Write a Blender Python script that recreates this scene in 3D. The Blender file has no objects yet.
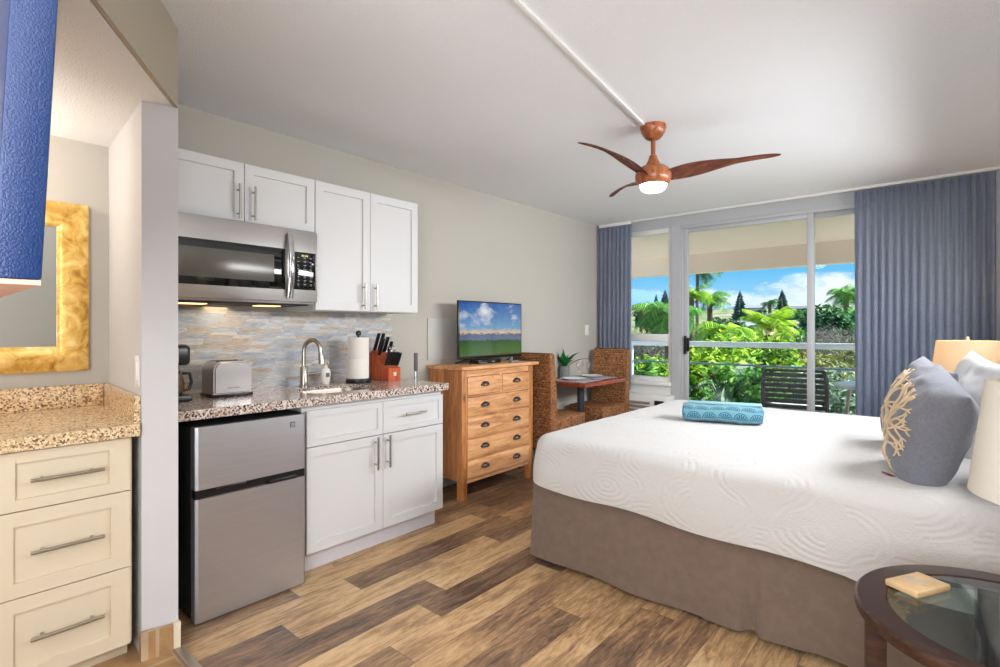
import bpy, bmesh, math, random
from mathutils import Vector, Matrix, noise
PI = math.pi
rnd = random.Random(7)
COL = bpy.context.scene.collection

# ------------------------------------------------------------ colours and materials
def lin(c):
    return tuple(((v/255)/12.92 if v/255 <= .04045 else ((v/255+.055)/1.055)**2.4) for v in c) + (1.0,)

class NT:
    def __init__(s, m):
        m.use_nodes = True; s.t = m.node_tree; s.n = s.t.nodes; s.l = s.t.links
        s.b = s.n.get('Principled BSDF'); s.out = s.n.get('Material Output')
    def add(s, ty, **kw):
        n = s.n.new(ty)
        for k, v in kw.items():
            if k.startswith('i_'):
                n.inputs[k[2:].replace('_', ' ')].default_value = v
            else: setattr(n, k, v)
        return n
    def lk(s, a, b): s.l.new(a, b)
    def obj(s, scale=(1,1,1), rot=(0,0,0), loc=(0,0,0)):
        tc = s.add('ShaderNodeTexCoord'); mp = s.add('ShaderNodeMapping')
        mp.inputs['Scale'].default_value = scale; mp.inputs['Rotation'].default_value = rot; mp.inputs['Location'].default_value = loc
        s.lk(tc.outputs['Object'], mp.inputs['Vector']); return mp.outputs[0]
    def ramp(s, fac, stops, interp='LINEAR'):
        r = s.add('ShaderNodeValToRGB'); e = r.color_ramp.elements; r.color_ramp.interpolation = interp
        while len(e) < len(stops): e.new(.5)
        for k, (p, c) in enumerate(stops):
            e[k].position = p; e[k].color = lin(c) if len(c) == 3 else c
        s.lk(fac, r.inputs[0]); return r.outputs[0]
    def math(s, op, a, b=None, c=None):
        n = s.add('ShaderNodeMath', operation=op)
        for i, v in enumerate((a, b, c)):
            if v is None: continue
            if isinstance(v, (int, float)): n.inputs[i].default_value = v
            else: s.lk(v, n.inputs[i])
        return n.outputs[0]
    def mix(s, fac, a, b, mode='MIX'):
        n = s.add('ShaderNodeMix', data_type='RGBA', blend_type=mode)
        for i, v in ((0, fac), (6, a), (7, b)):
            if isinstance(v, (int, float)): n.inputs[i].default_value = v
            elif isinstance(v, tuple): n.inputs[i].default_value = v
            else: s.lk(v, n.inputs[i])
        return n.outputs[2]
    def bump(s, h, strength=.3, dist=.01):
        n = s.add('ShaderNodeBump'); n.inputs['Strength'].default_value = strength; n.inputs['Distance'].default_value = dist
        s.lk(h, n.inputs['Height']); s.lk(n.outputs[0], s.b.inputs['Normal'])
    def noise(s, vec, scale, detail=4, rough=.55, dist=0):
        n = s.add('ShaderNodeTexNoise'); n.inputs['Scale'].default_value = scale; n.inputs['Detail'].default_value = detail
        n.inputs['Roughness'].default_value = rough; n.inputs['Distortion'].default_value = dist
        s.lk(vec, n.inputs['Vector']); return n.outputs['Fac']

MATS = {}
def mat(name, c, rough=.5, metal=0, var=0, vscale=20, bump=0, bscale=200, bdist=.002, spec=.5, sheen=0, stretch=(1,1,1), coat=0):
    """principled material with noise colour variation and noise bump"""
    if name in MATS: return MATS[name]
    m = bpy.data.materials.new(name); t = NT(m); b = t.b; MATS[name] = m
    b.inputs['Base Color'].default_value = lin(c); b.inputs['Roughness'].default_value = rough; b.inputs['Metallic'].default_value = metal
    b.inputs['Specular IOR Level'].default_value = spec
    if sheen: b.inputs['Sheen Weight'].default_value = sheen
    if coat: b.inputs['Coat Weight'].default_value = coat
    v = t.obj(stretch)
    if var:
        f = t.noise(v, vscale)
        lo = tuple(max(0, x*(1-var)) for x in c); hi = tuple(min(255, x*(1+var)) for x in c)
        t.lk(t.ramp(f, [(.3, lo), (.7, hi)]), b.inputs['Base Color'])
    if bump: t.bump(t.noise(v, bscale, 3), bump, bdist)
    return m

def emit(name, c, strength):
    m = bpy.data.materials.new(name); t = NT(m)
    t.b.inputs['Base Color'].default_value = lin(c); t.b.inputs['Emission Color'].default_value = lin(c); t.b.inputs['Emission Strength'].default_value = strength
    return m

def glass(name, tint=(235,245,245), refl=1.0):
    m = bpy.data.materials.new(name); t = NT(m); t.n.remove(t.b)
    tr = t.add('ShaderNodeBsdfTransparent'); tr.inputs[0].default_value = lin(tint)
    gl = t.add('ShaderNodeBsdfGlossy'); gl.inputs['Roughness'].default_value = .02
    fr = t.add('ShaderNodeLayerWeight'); fr.inputs[0].default_value = .5
    f = t.math('ADD', t.math('MULTIPLY', t.math('POWER', fr.outputs['Facing'], 4.5), .85), .04)
    mx = t.add('ShaderNodeMixShader'); t.lk(t.math('MULTIPLY', f, refl), mx.inputs[0]); t.lk(tr.outputs[0], mx.inputs[1]); t.lk(gl.outputs[0], mx.inputs[2])
    t.lk(mx.outputs[0], t.out.inputs[0]); return m

def wood(name, a, b_, c, scale=6, axis='Y', rough=.45, bump=.15, knots=True):
    """wood grain running along the axis"""
    m = bpy.data.materials.new(name); t = NT(m)
    st = {'X': (.12,1,1), 'Y': (1,.12,1), 'Z': (1,1,.12)}[axis]
    v = t.obj(st)
    n1 = t.noise(v, scale*4, 6, .6, .8); n2 = t.noise(v, scale*28, 3, .6)
    f = t.math('ADD', t.math('MULTIPLY', n1, .75), t.math('MULTIPLY', n2, .25))
    col = t.ramp(f, [(.32, c), (.5, b_), (.66, a)])
    if knots:
        vo = t.add('ShaderNodeTexVoronoi'); vo.inputs['Scale'].default_value = 4
        t.lk(t.obj(tuple(.45 if s < 1 else 1 for s in st)), vo.inputs['Vector'])
        k = t.ramp(vo.outputs['Distance'], [(0, (0,0,0)), (.09, (255,255,255))])
        col = t.mix(t.math('SUBTRACT', 1, k), col, lin(tuple(x*.45 for x in c)))
    t.lk(col, t.b.inputs['Base Color']); t.b.inputs['Roughness'].default_value = rough
    t.bump(f, bump, .003); return m

def mat_steel(name='brushed_steel', c=(176,170,166), axis=(1,1,60), rough=.46):
    m = bpy.data.materials.new(name); t = NT(m)
    t.b.inputs['Metallic'].default_value = 1; t.b.inputs['Base Color'].default_value = lin(c)
    n = t.noise(t.obj(axis), 6, 3)
    t.lk(t.math('ADD', t.math('MULTIPLY', n, rough*.25), rough*.88), t.b.inputs['Roughness'])
    t.lk(t.ramp(n, [(.3, tuple(x*.97 for x in c)), (.7, tuple(min(255, x*1.02) for x in c))]), t.b.inputs['Base Color'])
    return m

def mat_granite(name, base, dark, warm, scale=1.0):
    m = bpy.data.materials.new(name); t = NT(m); v = t.obj()
    vo = t.add('ShaderNodeTexVoronoi'); vo.inputs['Scale'].default_value = 150*scale; t.lk(v, vo.inputs['Vector'])
    sp = t.add('ShaderNodeSeparateColor'); t.lk(vo.outputs['Color'], sp.inputs[0])
    col = t.ramp(sp.outputs[0], [(0, dark), (.16, tuple(x*1.5 for x in dark)), (.24, warm), (.45, base), (.75, tuple(min(255, x*1.1) for x in base)), (1, (235,228,222))], 'CONSTANT')
    n = t.noise(v, 14*scale, 5, .6)
    col = t.mix(t.ramp(n, [(.5, (0,0,0)), (.66, (190,190,190))]), col, lin(warm))
    n2 = t.noise(v, 90*scale, 3)
    col = t.mix(t.ramp(n2, [(.58, (0,0,0)), (.66, (170,170,170))]), col, lin(dark))
    t.lk(col, t.b.inputs['Base Color']); t.b.inputs['Roughness'].default_value = .12; t.b.inputs['Specular IOR Level'].default_value = .6
    return m

def mat_mosaic():
    """slanting leaf-shaped stone mosaic in blue, cream and tan"""
    m = bpy.data.materials.new('stone_mosaic'); t = NT(m)
    v = t.obj((1, 8, 52), (.12,0,0))
    vo = t.add('ShaderNodeTexVoronoi'); vo.inputs['Scale'].default_value = 1; vo.inputs['Randomness'].default_value = .4; t.lk(v, vo.inputs['Vector'])
    sp = t.add('ShaderNodeSeparateColor'); t.lk(vo.outputs['Color'], sp.inputs[0])
    big = t.noise(t.obj((1,1.6,5)), 2.2, 2)
    f = t.math('ADD', t.math('MULTIPLY', sp.outputs[0], .62), t.math('MULTIPLY', big, .42))
    col = t.ramp(f, [(.12, (128,120,112)), (.24, (196,176,150)), (.34, (160,176,196)), (.46, (214,212,208)), (.58, (132,154,184)), (.68, (205,214,222)), (.8, (186,160,128)), (.9, (224,220,212))])
    ed = t.add('ShaderNodeTexVoronoi'); ed.feature = 'DISTANCE_TO_EDGE'; ed.inputs['Randomness'].default_value = .4; ed.inputs['Scale'].default_value = 1; t.lk(v, ed.inputs['Vector'])
    e = t.ramp(ed.outputs['Distance'], [(.0, (90,90,90)), (.05, (255,255,255))])
    st = t.noise(t.obj((1,8,90)), 3, 3)
    col = t.mix(.35, col, t.ramp(st, [(.35, (150,140,130)), (.65, (226,224,220))]))
    col = t.mix(e, lin((176,170,164)), col)
    t.lk(col, t.b.inputs['Base Color']); t.b.inputs['Roughness'].default_value = .22
    t.bump(e, .25, .002); return m

def mat_wicker():
    m = bpy.data.materials.new('woven_abaca'); t = NT(m)
    br = t.add('ShaderNodeTexBrick'); br.offset = .5
    for k, v in (('Scale', 1), ('Mortar Size', .004), ('Mortar Smooth', .6), ('Brick Width', .045), ('Row Height', .022), ('Bias', 0)):
        br.inputs[k].default_value = v
    tc = t.add('ShaderNodeTexCoord'); sx = t.add('ShaderNodeSeparateXYZ'); t.lk(tc.outputs['Object'], sx.inputs[0])
    cx = t.add('ShaderNodeCombineXYZ'); t.lk(t.math('ADD', sx.outputs[0], sx.outputs[1]), cx.inputs[0]); t.lk(t.math('ADD', sx.outputs[2], t.math('MULTIPLY', sx.outputs[1], .6)), cx.inputs[1])
    dn = t.add('ShaderNodeTexNoise'); dn.inputs['Scale'].default_value = 18; t.lk(tc.outputs['Object'], dn.inputs['Vector'])
    ad = t.add('ShaderNodeVectorMath', operation='MULTIPLY_ADD'); t.lk(dn.outputs['Color'], ad.inputs[0]); ad.inputs[1].default_value = (.02,.012,0); t.lk(cx.outputs[0], ad.inputs[2])
    t.lk(ad.outputs[0], br.inputs['Vector'])
    br.inputs['Color1'].default_value = lin((196,128,72)); br.inputs['Color2'].default_value = lin((112,62,34)); br.inputs['Mortar'].default_value = lin((46,24,14))
    n = t.noise(tc.outputs['Object'], 55, 4)
    col = t.mix(.45, br.outputs['Color'], t.ramp(n, [(.35, (70,36,20)), (.6, (205,145,92))]))
    t.lk(col, t.b.inputs['Base Color']); t.b.inputs['Roughness'].default_value = .6
    t.bump(t.math('ADD', t.math('SUBTRACT', 1, br.outputs['Fac']), t.math('MULTIPLY', n, .8)), .9, .008); return m

def mat_quilt():
    """white matelasse coverlet: overlapping arcs stitched into the cloth"""
    m = bpy.data.materials.new('matelasse_coverlet'); t = NT(m)
    t.b.inputs['Base Color'].default_value = lin((214,212,211)); t.b.inputs['Roughness'].default_value = .85; t.b.inputs['Sheen Weight'].default_value = .2
    tc = t.add('ShaderNodeTexCoord'); sx = t.add('ShaderNodeSeparateXYZ'); t.lk(tc.outputs['Object'], sx.inputs[0])
    u = sx.outputs[0]; w = t.math('ADD', sx.outputs[1], sx.outputs[2])
    hs = []
    for (ox, oy, per) in ((0,0,.46), (.23,.17,.46)):
        fx = t.math('SUBTRACT', t.math('MODULO', t.math('ADD', u, 10+ox), per), per/2)
        fy = t.math('SUBTRACT', t.math('MODULO', t.math('ADD', w, 10+oy), per*.75), per*.375)
        d = t.math('SQRT', t.math('ADD', t.math('POWER', fx, 2), t.math('POWER', t.math('MULTIPLY', fy, 1.5), 2)))
        hs.append(t.math('MULTIPLY', t.math('SINE', t.math('MULTIPLY', d, 190)), t.math('LESS_THAN', d, .21)))
    n = t.noise(tc.outputs['Object'], 5, 2)
    sel = t.math('GREATER_THAN', n, .5)
    h = t.math('ADD', t.math('MULTIPLY', hs[0], sel), t.math('MULTIPLY', hs[1], t.math('SUBTRACT', 1, sel)))
    pk = t.noise(tc.outputs['Object'], 160, 3)
    wr = t.noise(tc.outputs['Object'], 9, 4)
    t.bump(t.math('ADD', t.math('ADD', t.math('MULTIPLY', h, .22), t.math('MULTIPLY', pk, .6)), t.math('MULTIPLY', wr, 2.0)), .55, .008)
    return m

def mat_attr(name, rough=.5, attr='tone', stops=None, grain=True, trans=0, bump=.1):
    m = bpy.data.materials.new(name); t = NT(m)
    a = t.add('ShaderNodeAttribute'); a.attribute_name = attr
    t.lk(t.ramp(a.outputs['Fac'], stops), t.b.inputs['Base Color']); t.b.inputs['Roughness'].default_value = rough
    return m, t, a

def mat_planks():
    m = bpy.data.materials.new('oak_vinyl_planks'); t = NT(m)
    a = t.add('ShaderNodeAttribute'); a.attribute_name = 'tone'
    o = t.add('ShaderNodeAttribute'); o.attribute_name = 'shift'
    tc = t.add('ShaderNodeTexCoord'); cm = t.add('ShaderNodeCombineXYZ'); t.lk(o.outputs['Fac'], cm.inputs[2])
    sc = t.add('ShaderNodeVectorMath', operation='MULTIPLY'); t.lk(tc.outputs['Object'], sc.inputs[0]); sc.inputs[1].default_value = (1,.14,1)
    ad = t.add('ShaderNodeVectorMath', operation='ADD'); t.lk(sc.outputs[0], ad.inputs[0]); t.lk(cm.outputs[0], ad.inputs[1]); v = ad.outputs[0]
    sc2 = t.add('ShaderNodeVectorMath', operation='MULTIPLY'); t.lk(tc.outputs['Object'], sc2.inputs[0]); sc2.inputs[1].default_value = (1,.4,1)
    ad2 = t.add('ShaderNodeVectorMath', operation='ADD'); t.lk(sc2.outputs[0], ad2.inputs[0]); t.lk(cm.outputs[0], ad2.inputs[1])
    n1 = t.noise(v, 26, 6, .62, 1.2); n2 = t.noise(v, 150, 3, .6); n3 = t.noise(ad2.outputs[0], 5.5, 3, .5)
    f = t.math('ADD', t.math('MULTIPLY', a.outputs['Fac'], .62), t.math('ADD', t.math('MULTIPLY', t.math('SUBTRACT', n1, .5), 1.25), t.math('ADD', t.math('MULTIPLY', t.math('SUBTRACT', n2, .5), .6), t.math('MULTIPLY', t.math('SUBTRACT', n3, .5), .8))))
    col = t.ramp(t.math('ADD', f, .19), [(0, (74,56,44)), (.2, (112,88,70)), (.38, (142,112,86)), (.55, (172,136,98)), (.75, (204,168,124)), (1, (222,192,150))])
    t.lk(col, t.b.inputs['Base Color'])
    t.lk(t.math('ADD', t.math('MULTIPLY', n1, .2), .32), t.b.inputs['Roughness'])
    t.bump(t.math('ADD', n1, n2), .12, .002); return m

def mat_screen():
    """picture on the television: sky with clouds over a lake and green fields"""
    m = bpy.data.materials.new('screen_picture'); t = NT(m)
    tc = t.add('ShaderNodeTexCoord'); sx = t.add('ShaderNodeSeparateXYZ'); t.lk(tc.outputs['Generated'], sx.inputs[0])
    z = sx.outputs[2]; y = sx.outputs[1]
    v = t.obj((1,5,9))
    n = t.noise(v, .62, 6, .55); n2 = t.noise(t.obj((1,6,14)), 3, 4)
    base = t.ramp(t.math('ADD', z, t.math('MULTIPLY', t.math('SUBTRACT', n2, .5), .16)), [(0, (92,108,66)), (.1, (70,110,44)), (.22, (60,96,44)), (.28, (52,88,40)), (.3, (108,118,150)), (.4, (96,104,140)), (.43, (232,200,160)), (.52, (120,165,205)), (1, (28,88,170))], 'LINEAR')
    cl = t.ramp(n, [(.47, (0,0,0)), (.6, (255,255,255))])
    msk = t.math('MULTIPLY', cl, t.ramp(z, [(.48, (0,0,0)), (.58, (255,255,255))]))
    col = t.mix(msk, base, lin((238,236,236)))
    t.lk(col, t.b.inputs['Emission Color']); t.b.inputs['Emission Strength'].default_value = .75
    t.b.inputs['Base Color'].default_value = lin((8,8,10)); t.b.inputs['Roughness'].default_value = .08
    return m

def mat_towel():
    """teal towel with rows of shell fans"""
    m = bpy.data.materials.new('shell_print_terry'); t = NT(m)
    tc = t.add('ShaderNodeTexCoord'); sx = t.add('ShaderNodeSeparateXYZ'); t.lk(tc.outputs['Object'], sx.inputs[0])
    wa = t.add('ShaderNodeAttribute'); wa.attribute_name = 'wrap'; u = sx.outputs[0]; w = wa.outputs['Fac']
    px, pz = .088, .056
    row = t.math('FLOOR', t.math('DIVIDE', t.math('ADD', w, 3), pz))
    uu = t.math('ADD', t.math('ADD', u, 5), t.math('MULTIPLY', t.math('MODULO', row, 2), px/2))
    fx = t.math('SUBTRACT', t.math('MODULO', uu, px), px/2); fz = t.math('MODULO', t.math('ADD', w, 3), pz)
    d = t.math('SQRT', t.math('ADD', t.math('POWER', fx, 2), t.math('POWER', fz, 2)))
    ang = t.math('ARCTAN2', fz, fx)
    rays = t.math('GREATER_THAN', t.math('SINE', t.math('MULTIPLY', ang, 14)), -.1)
    inside = t.math('LESS_THAN', d, .033); ring = t.math('MULTIPLY', t.math('GREATER_THAN', d, .037), t.math('LESS_THAN', d, .041))
    f = t.math('MAXIMUM', t.math('MULTIPLY', rays, inside), ring)
    col = t.mix(f, lin((104,158,174)), lin((6,72,104)))
    t.lk(col, t.b.inputs['Base Color']); t.b.inputs['Roughness'].default_value = .95; t.b.inputs['Sheen Weight'].default_value = .2
    t.bump(t.noise(tc.outputs['Object'], 400, 2), .5, .003); return m

# ------------------------------------------------------------ mesh helpers
def box(bm, x0, x1, y0, y1, z0, z1, bev=0, seg=2):
    r = bmesh.ops.create_cube(bm, size=1.0)['verts']
    bmesh.ops.scale(bm, vec=(abs(x1-x0), abs(y1-y0), abs(z1-z0)), verts=r)
    bmesh.ops.translate(bm, vec=((x0+x1)/2, (y0+y1)/2, (z0+z1)/2), verts=r)
    if bev:
        ed = list({e for v in r for e in v.link_edges})
        bmesh.ops.bevel(bm, geom=ed, offset=bev, segments=seg, affect='EDGES', profile=.5)
    return r

def B(*a, **k):
    bm = bmesh.new(); box(bm, *a, **k); return bm

def rotbox(bm, c, size, rz=0, ry=0, rx=0, bev=0):
    b2 = bmesh.new(); box(b2, -size[0]/2, size[0]/2, -size[1]/2, size[1]/2, -size[2]/2, size[2]/2, bev)
    M = Matrix.Translation(c) @ Matrix.Rotation(rz,4,'Z') @ Matrix.Rotation(ry,4,'Y') @ Matrix.Rotation(rx,4,'X')
    merge(bm, b2, M)

def merge(bm, b2, M=Matrix.Identity(4)):
    me = bpy.data.meshes.new('tmp'); b2.to_mesh(me); b2.free(); me.transform(M); bm.from_mesh(me); bpy.data.meshes.remove(me)

def tube(bm, pts, r, seg=10, caps=True):
    pts = [Vector(p) for p in pts]; n = len(pts); rings = []; prev = None
    for i, p in enumerate(pts):
        d = (pts[min(i+1, n-1)]-pts[max(i-1, 0)]).normalized()
        if prev is None:
            a = Vector((0,0,1)) if abs(d.z) < .9 else Vector((1,0,0)); prev = d.cross(a).normalized()
        prev = (prev - d*prev.dot(d)).normalized(); q = d.cross(prev)
        rr = r[i] if isinstance(r, (list, tuple)) else r
        rings.append([bm.verts.new(p + (prev*math.cos(2*PI*k/seg) + q*math.sin(2*PI*k/seg))*rr) for k in range(seg)])
    for a, b in zip(rings, rings[1:]):
        for k in range(seg): bm.faces.new((a[k], a[(k+1)%seg], b[(k+1)%seg], b[k]))
    if caps:
        try: bm.faces.new(rings[0][::-1]); bm.faces.new(rings[-1])
        except ValueError: pass
    return bm

def lathe(bm, prof, c=(0,0,0), seg=32, sx=1, sy=1, caps=True):
    rings = []
    for r, z in prof:
        rings.append([bm.verts.new((c[0]+r*sx*math.cos(2*PI*k/seg), c[1]+r*sy*math.sin(2*PI*k/seg), c[2]+z)) for k in range(seg)])
    for a, b in zip(rings, rings[1:]):
        for k in range(seg): bm.faces.new((a[k], a[(k+1)%seg], b[(k+1)%seg], b[k]))
    if caps:
        if prof[0][0] > 1e-5: bm.faces.new(rings[0][::-1])
        if prof[-1][0] > 1e-5: bm.faces.new(rings[-1])
    return bm

def ell(bm, c, r, u=20, v=14):
    rr = bmesh.ops.create_uvsphere(bm, u_segments=u, v_segments=v, radius=1)['verts']
    bmesh.ops.scale(bm, vec=r, verts=rr); bmesh.ops.translate(bm, vec=c, verts=rr); return rr

def rrect(cx, cy, hx, hy, r, n=8):
    pts = []
    for (sx, sy, a0) in ((1,1,0), (-1,1,90), (-1,-1,180), (1,-1,270)):
        for k in range(n+1):
            a = math.radians(a0+90*k/n); pts.append((cx+sx*(hx-r)+r*math.cos(a), cy+sy*(hy-r)+r*math.sin(a)))
    return pts

def prism(bm, pts, axis, a0, a1, bev=0):
    """polygon extruded along an axis; pts are the other two coordinates in order"""
    def P(p, a): return {'X': (a, p[0], p[1]), 'Y': (p[0], a, p[1]), 'Z': (p[0], p[1], a)}[axis]
    A = [bm.verts.new(P(p, a0)) for p in pts]; Bv = [bm.verts.new(P(p, a1)) for p in pts]; n = len(pts)
    fs = [bm.faces.new(A[::-1]), bm.faces.new(Bv)]
    for k in range(n): fs.append(bm.faces.new((A[k], A[(k+1)%n], Bv[(k+1)%n], Bv[k])))
    bmesh.ops.recalc_face_normals(bm, faces=fs)
    return bm

def slab_hole(bm, outer, inner, z0, z1):
    """flat slab with one hole; outer and inner are closed 2D outlines"""
    eds = []; rings = []
    for pts in (outer, inner):
        vs = [bm.verts.new((x, y, z1)) for x, y in pts]; rings.append(vs)
        eds += [bm.edges.new((vs[k], vs[(k+1)%len(vs)])) for k in range(len(vs))]
    top = [g for g in bmesh.ops.triangle_fill(bm, edges=eds, use_beauty=True)['geom'] if isinstance(g, bmesh.types.BMFace)]
    ex = bmesh.ops.extrude_face_region(bm, geom=top)['geom']
    bmesh.ops.translate(bm, vec=(0,0,z0-z1), verts=[g for g in ex if isinstance(g, bmesh.types.BMVert)])
    bmesh.ops.recalc_face_normals(bm, faces=bm.faces[:]); return bm

# ------------------------------------------------------------ object helpers
def wloc(o):
    v = Vector((0,0,0))
    while o is not None: v += o.location; o = o.parent
    return v

def obj(name, bm, m, parent=None, smooth=35, keep=False):
    """links a bmesh given in place coordinates as one mesh object"""
    me = bpy.data.meshes.new(name)
    if parent is None and not keep:
        xs = [v.co for v in bm.verts]
        off = Vector(((min(v.x for v in xs)+max(v.x for v in xs))/2, (min(v.y for v in xs)+max(v.y for v in xs))/2, min(v.z for v in xs)))
    else: off = wloc(parent)
    bmesh.ops.translate(bm, vec=-off, verts=bm.verts[:])
    bm.to_mesh(me); bm.free()
    o = bpy.data.objects.new(name, me); COL.objects.link(o)
    if parent is None: o.location = off
    else: o.parent = parent
    me.materials.append(m)
    if smooth:
        me.polygons.foreach_set('use_smooth', [True]*len(me.polygons)); me.set_sharp_from_angle(angle=math.radians(smooth))
    return o

def tag(o, label, cat, group=None, kind=None):
    o['label'] = label; o['category'] = cat
    if group: o['group'] = group
    if kind: o['kind'] = kind
    return o

def thing(name, label, cat, loc, group=None):
    o = bpy.data.objects.new(name, None); COL.objects.link(o); o.location = loc; o.empty_display_size = .1
    return tag(o, label, cat, group)

def struct(name, bm, m, smooth=0, label=None):
    o = obj(name, bm, m, None, smooth); o['kind'] = 'structure'
    if label: o['label'] = label
    return o

def dup(root, loc, label, rz=0, group=None):
    def cp(o, par):
        c = o.copy(); COL.objects.link(c); c.parent = par
        for ch in o.children: cp(ch, c)
        return c
    r = cp(root, None); r.location = loc; r.rotation_euler = (0,0,rz); r['label'] = label
    if group: r['group'] = group
    return r

# ------------------------------------------------------------ shared materials
M_wall = mat('warm_grey_paint', (185,181,172), .8, bump=.08, bscale=120)
M_wall2 = mat('pale_grey_paint', (200,200,203), .8, bump=.08, bscale=120)
M_taupe = mat('taupe_header', (170,160,143), .8, bump=.08, bscale=120)  # even taupe for the header, darker than the other walls
M_ceil = mat('popcorn_ceiling', (234,235,238), .9, bump=.7, bscale=130, bdist=.006)
M_white = mat('white_painted_wood', (212,212,213), .38)
M_cream = mat('cream_painted_wood', (216,203,180), .42)
M_frame = mat('painted_aluminium', (188,190,194), .4)
M_trimw = mat('white_trim_paint', (232,232,230), .5)
M_nickel = mat('brushed_nickel', (178,172,162), .28, 1)
M_chrome = mat('chrome', (200,200,202), .12, 1)
M_steel = mat_steel(c=(188,184,182), rough=.3)
M_steelh = mat_steel('brushed_steel_door', (196,196,202), (1,1,50), .42)
M_black = mat('black_plastic', (20,20,22), .3)
M_blackm = mat('black_matte', (26,26,28), .6)
M_bglass = mat('black_glass', (14,15,16), .06, coat=.5)
M_granite = mat_granite('granite_top', (206,196,190), (58,48,46), (172,144,126))
M_granite2 = mat_granite('gold_granite_top', (220,198,164), (112,86,66), (200,170,128), 1.1)
M_glass = glass('window_glass', (240,247,247), .4)
M_bulb = emit('lit_frosted_glass', (255,250,243), 12)

# ============================================================ ROOM SHELL
H = 2.44; WX = 3.60; YW = 5.33; YB = -2.6
bm = B(-.12, 0, YB, YW+.14, 0, H); struct('wall_left', bm, M_wall)
bm = B(WX, WX+.12, YB, YW+.14, 0, H); struct('wall_right', bm, M_wall)
bm = B(0, WX, YB-.12, YB, 0, H); struct('wall_back', bm, M_wall)
bm = B(-.12, WX+.12, YB-.12, YW+.14, H, H+.14); struct('ceiling', bm, M_ceil)

# stub wall between the vanity alcove and the kitchen, its end face slightly skewed
bm = bmesh.new(); prism(bm, [(0,.667), (.726,.612), (.758,.727), (0,.727)], 'Z', 0, 2.132); struct('wall_partition', bm, M_wall2)
# upper wall that runs on diagonally from the stub above the lower alcove ceiling
bm = bmesh.new(); prism(bm, [(.758,.727), (1.40,.315), (2.75,-.546), (2.75,-.560), (1.39,.304), (.7515,.712), (0,.712), (0,.727)], 'Z', 2.1325, H-.001); struct('wall_header', bm, M_taupe)
bm = bmesh.new(); prism(bm, [(0,.711), (.75,.711), (1.385,.303), (2.75,-.561), (2.75,YB), (0,YB)], 'Z', 2.1325, 2.20); struct('ceiling_alcove', bm, M_ceil)
bm = B(2.75, WX, YB, -1.6, 2.132, 2.20); struct('ceiling_hall', bm, M_ceil)

# plank floor: every board drawn with its own tone
def floor():
    bm = bmesh.new(); tn = bm.faces.layers.float.new('tone'); sh = bm.faces.layers.float.new('shift')
    rows = {0: [(1.24,.25),(2.55,.95),(4.1,.3)], 1: [(1.47,.72),(2.66,.18),(4.0,.6)], 2: [(1.07,.12),(2.34,.82),(3.5,.3)],
            3: [(1.73,.2),(3.0,.95),(4.3,.4)], 4: [(.4,.2),(1.56,.95),(2.75,.12),(4.1,.8)], 5: [(1.28,.35),(2.25,.72),(3.6,.2)],
            6: [(.9,.7),(2.3,.5),(3.6,.8)], 7: [(.6,.3),(1.95,.2),(3.3,.7)], 8: [(1.2,.75),(2.6,.62)], 9: [(.8,.5),(2.2,.18)], 10: [(1.4,.8),(2.8,.4)]}
    w = .1565; x0 = .755-w
    for r in range(-5, 20):
        xa = max(0, x0+r*w); xb = min(WX, x0+(r+1)*w)
        if xb <= xa: continue
        ends = list(rows.get(r, [])); y = .74
        if not ends: ends = [(.74+rnd.uniform(.2,1.2), rnd.random())]
        while ends[-1][0] < YW: ends.append((ends[-1][0]+1.22, rnd.choice((.15,.3,.5,.75,.9))))
        for (ye, tone) in ends:
            ye = min(ye, YW)
            if ye <= y: continue
            g = .0009
            vs = [bm.verts.new(p) for p in ((xa+g,y+g,0), (xb-g,y+g,0), (xb-g,ye-g,0), (xa+g,ye-g,0))]
            f = bm.faces.new(vs); f[tn] = tone; f[sh] = rnd.uniform(0, 40); y = ye
    # backing under the joints
    vs = [bm.verts.new(p) for p in ((0,.74,-.003), (WX,.74,-.003), (WX,YW,-.003), (0,YW,-.003))]
    f = bm.faces.new(vs); f[tn] = -.6; f[sh] = 0
    ex = box(bm, 0, WX, .74, YW, -.12, -.004)
    for f in {f for v in ex for f in v.link_faces}: f[tn] = -.6
    return bm
struct('floor', floor(), mat_planks(), 0)

def mat_tile():
    m = bpy.data.materials.new('brown_stone_tile'); t = NT(m); v = t.obj()
    br = t.add('ShaderNodeTexBrick'); br.offset = 0
    for k, q in (('Scale',1), ('Mortar Size',.006), ('Brick Width',.33), ('Row Height',.33)): br.inputs[k].default_value = q
    t.lk(v, br.inputs['Vector']); br.inputs['Color1'].default_value = lin((170,132,92)); br.inputs['Color2'].default_value = lin((146,112,80)); br.inputs['Mortar'].default_value = lin((196,180,156))
    n = t.noise(v, 9, 6, .6)
    t.lk(t.mix(.5, br.outputs['Color'], t.ramp(n, [(.3, (112,84,60)), (.7, (200,164,118))])), t.b.inputs['Base Color']); t.b.inputs['Roughness'].default_value = .35
    return m
M_tile = mat_tile()
struct('floor_hall', B(0, WX, YB, .705, -.12, 0), M_tile)
struct('trim_1', B(.765, WX, .7055, .7395, -.02, .012, .004), mat('threshold_metal', (176,160,146), .35, .6))
# tile skirting round the end of the stub wall
bm = bmesh.new(); prism(bm, [(.727,.604), (.752,.604), (.776,.705), (.7535,.705)], 'Z', 0, .105); struct('baseboard_partition', bm, M_tile)
bm = bmesh.new(); prism(bm, [(.7535,.7055), (.777,.7055), (.783,.728), (.759,.728)], 'Z', .0125, .112); struct('trim_2', bm, mat('cream_edge', (226,214,190), .5))

# baseboards
struct('baseboard_left', B(0, .012, 2.31, YW, 0, .09, .003), M_trimw)
struct('baseboard_right', B(WX-.012, WX, .75, YW, 0, .09, .003), M_trimw)

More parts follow.
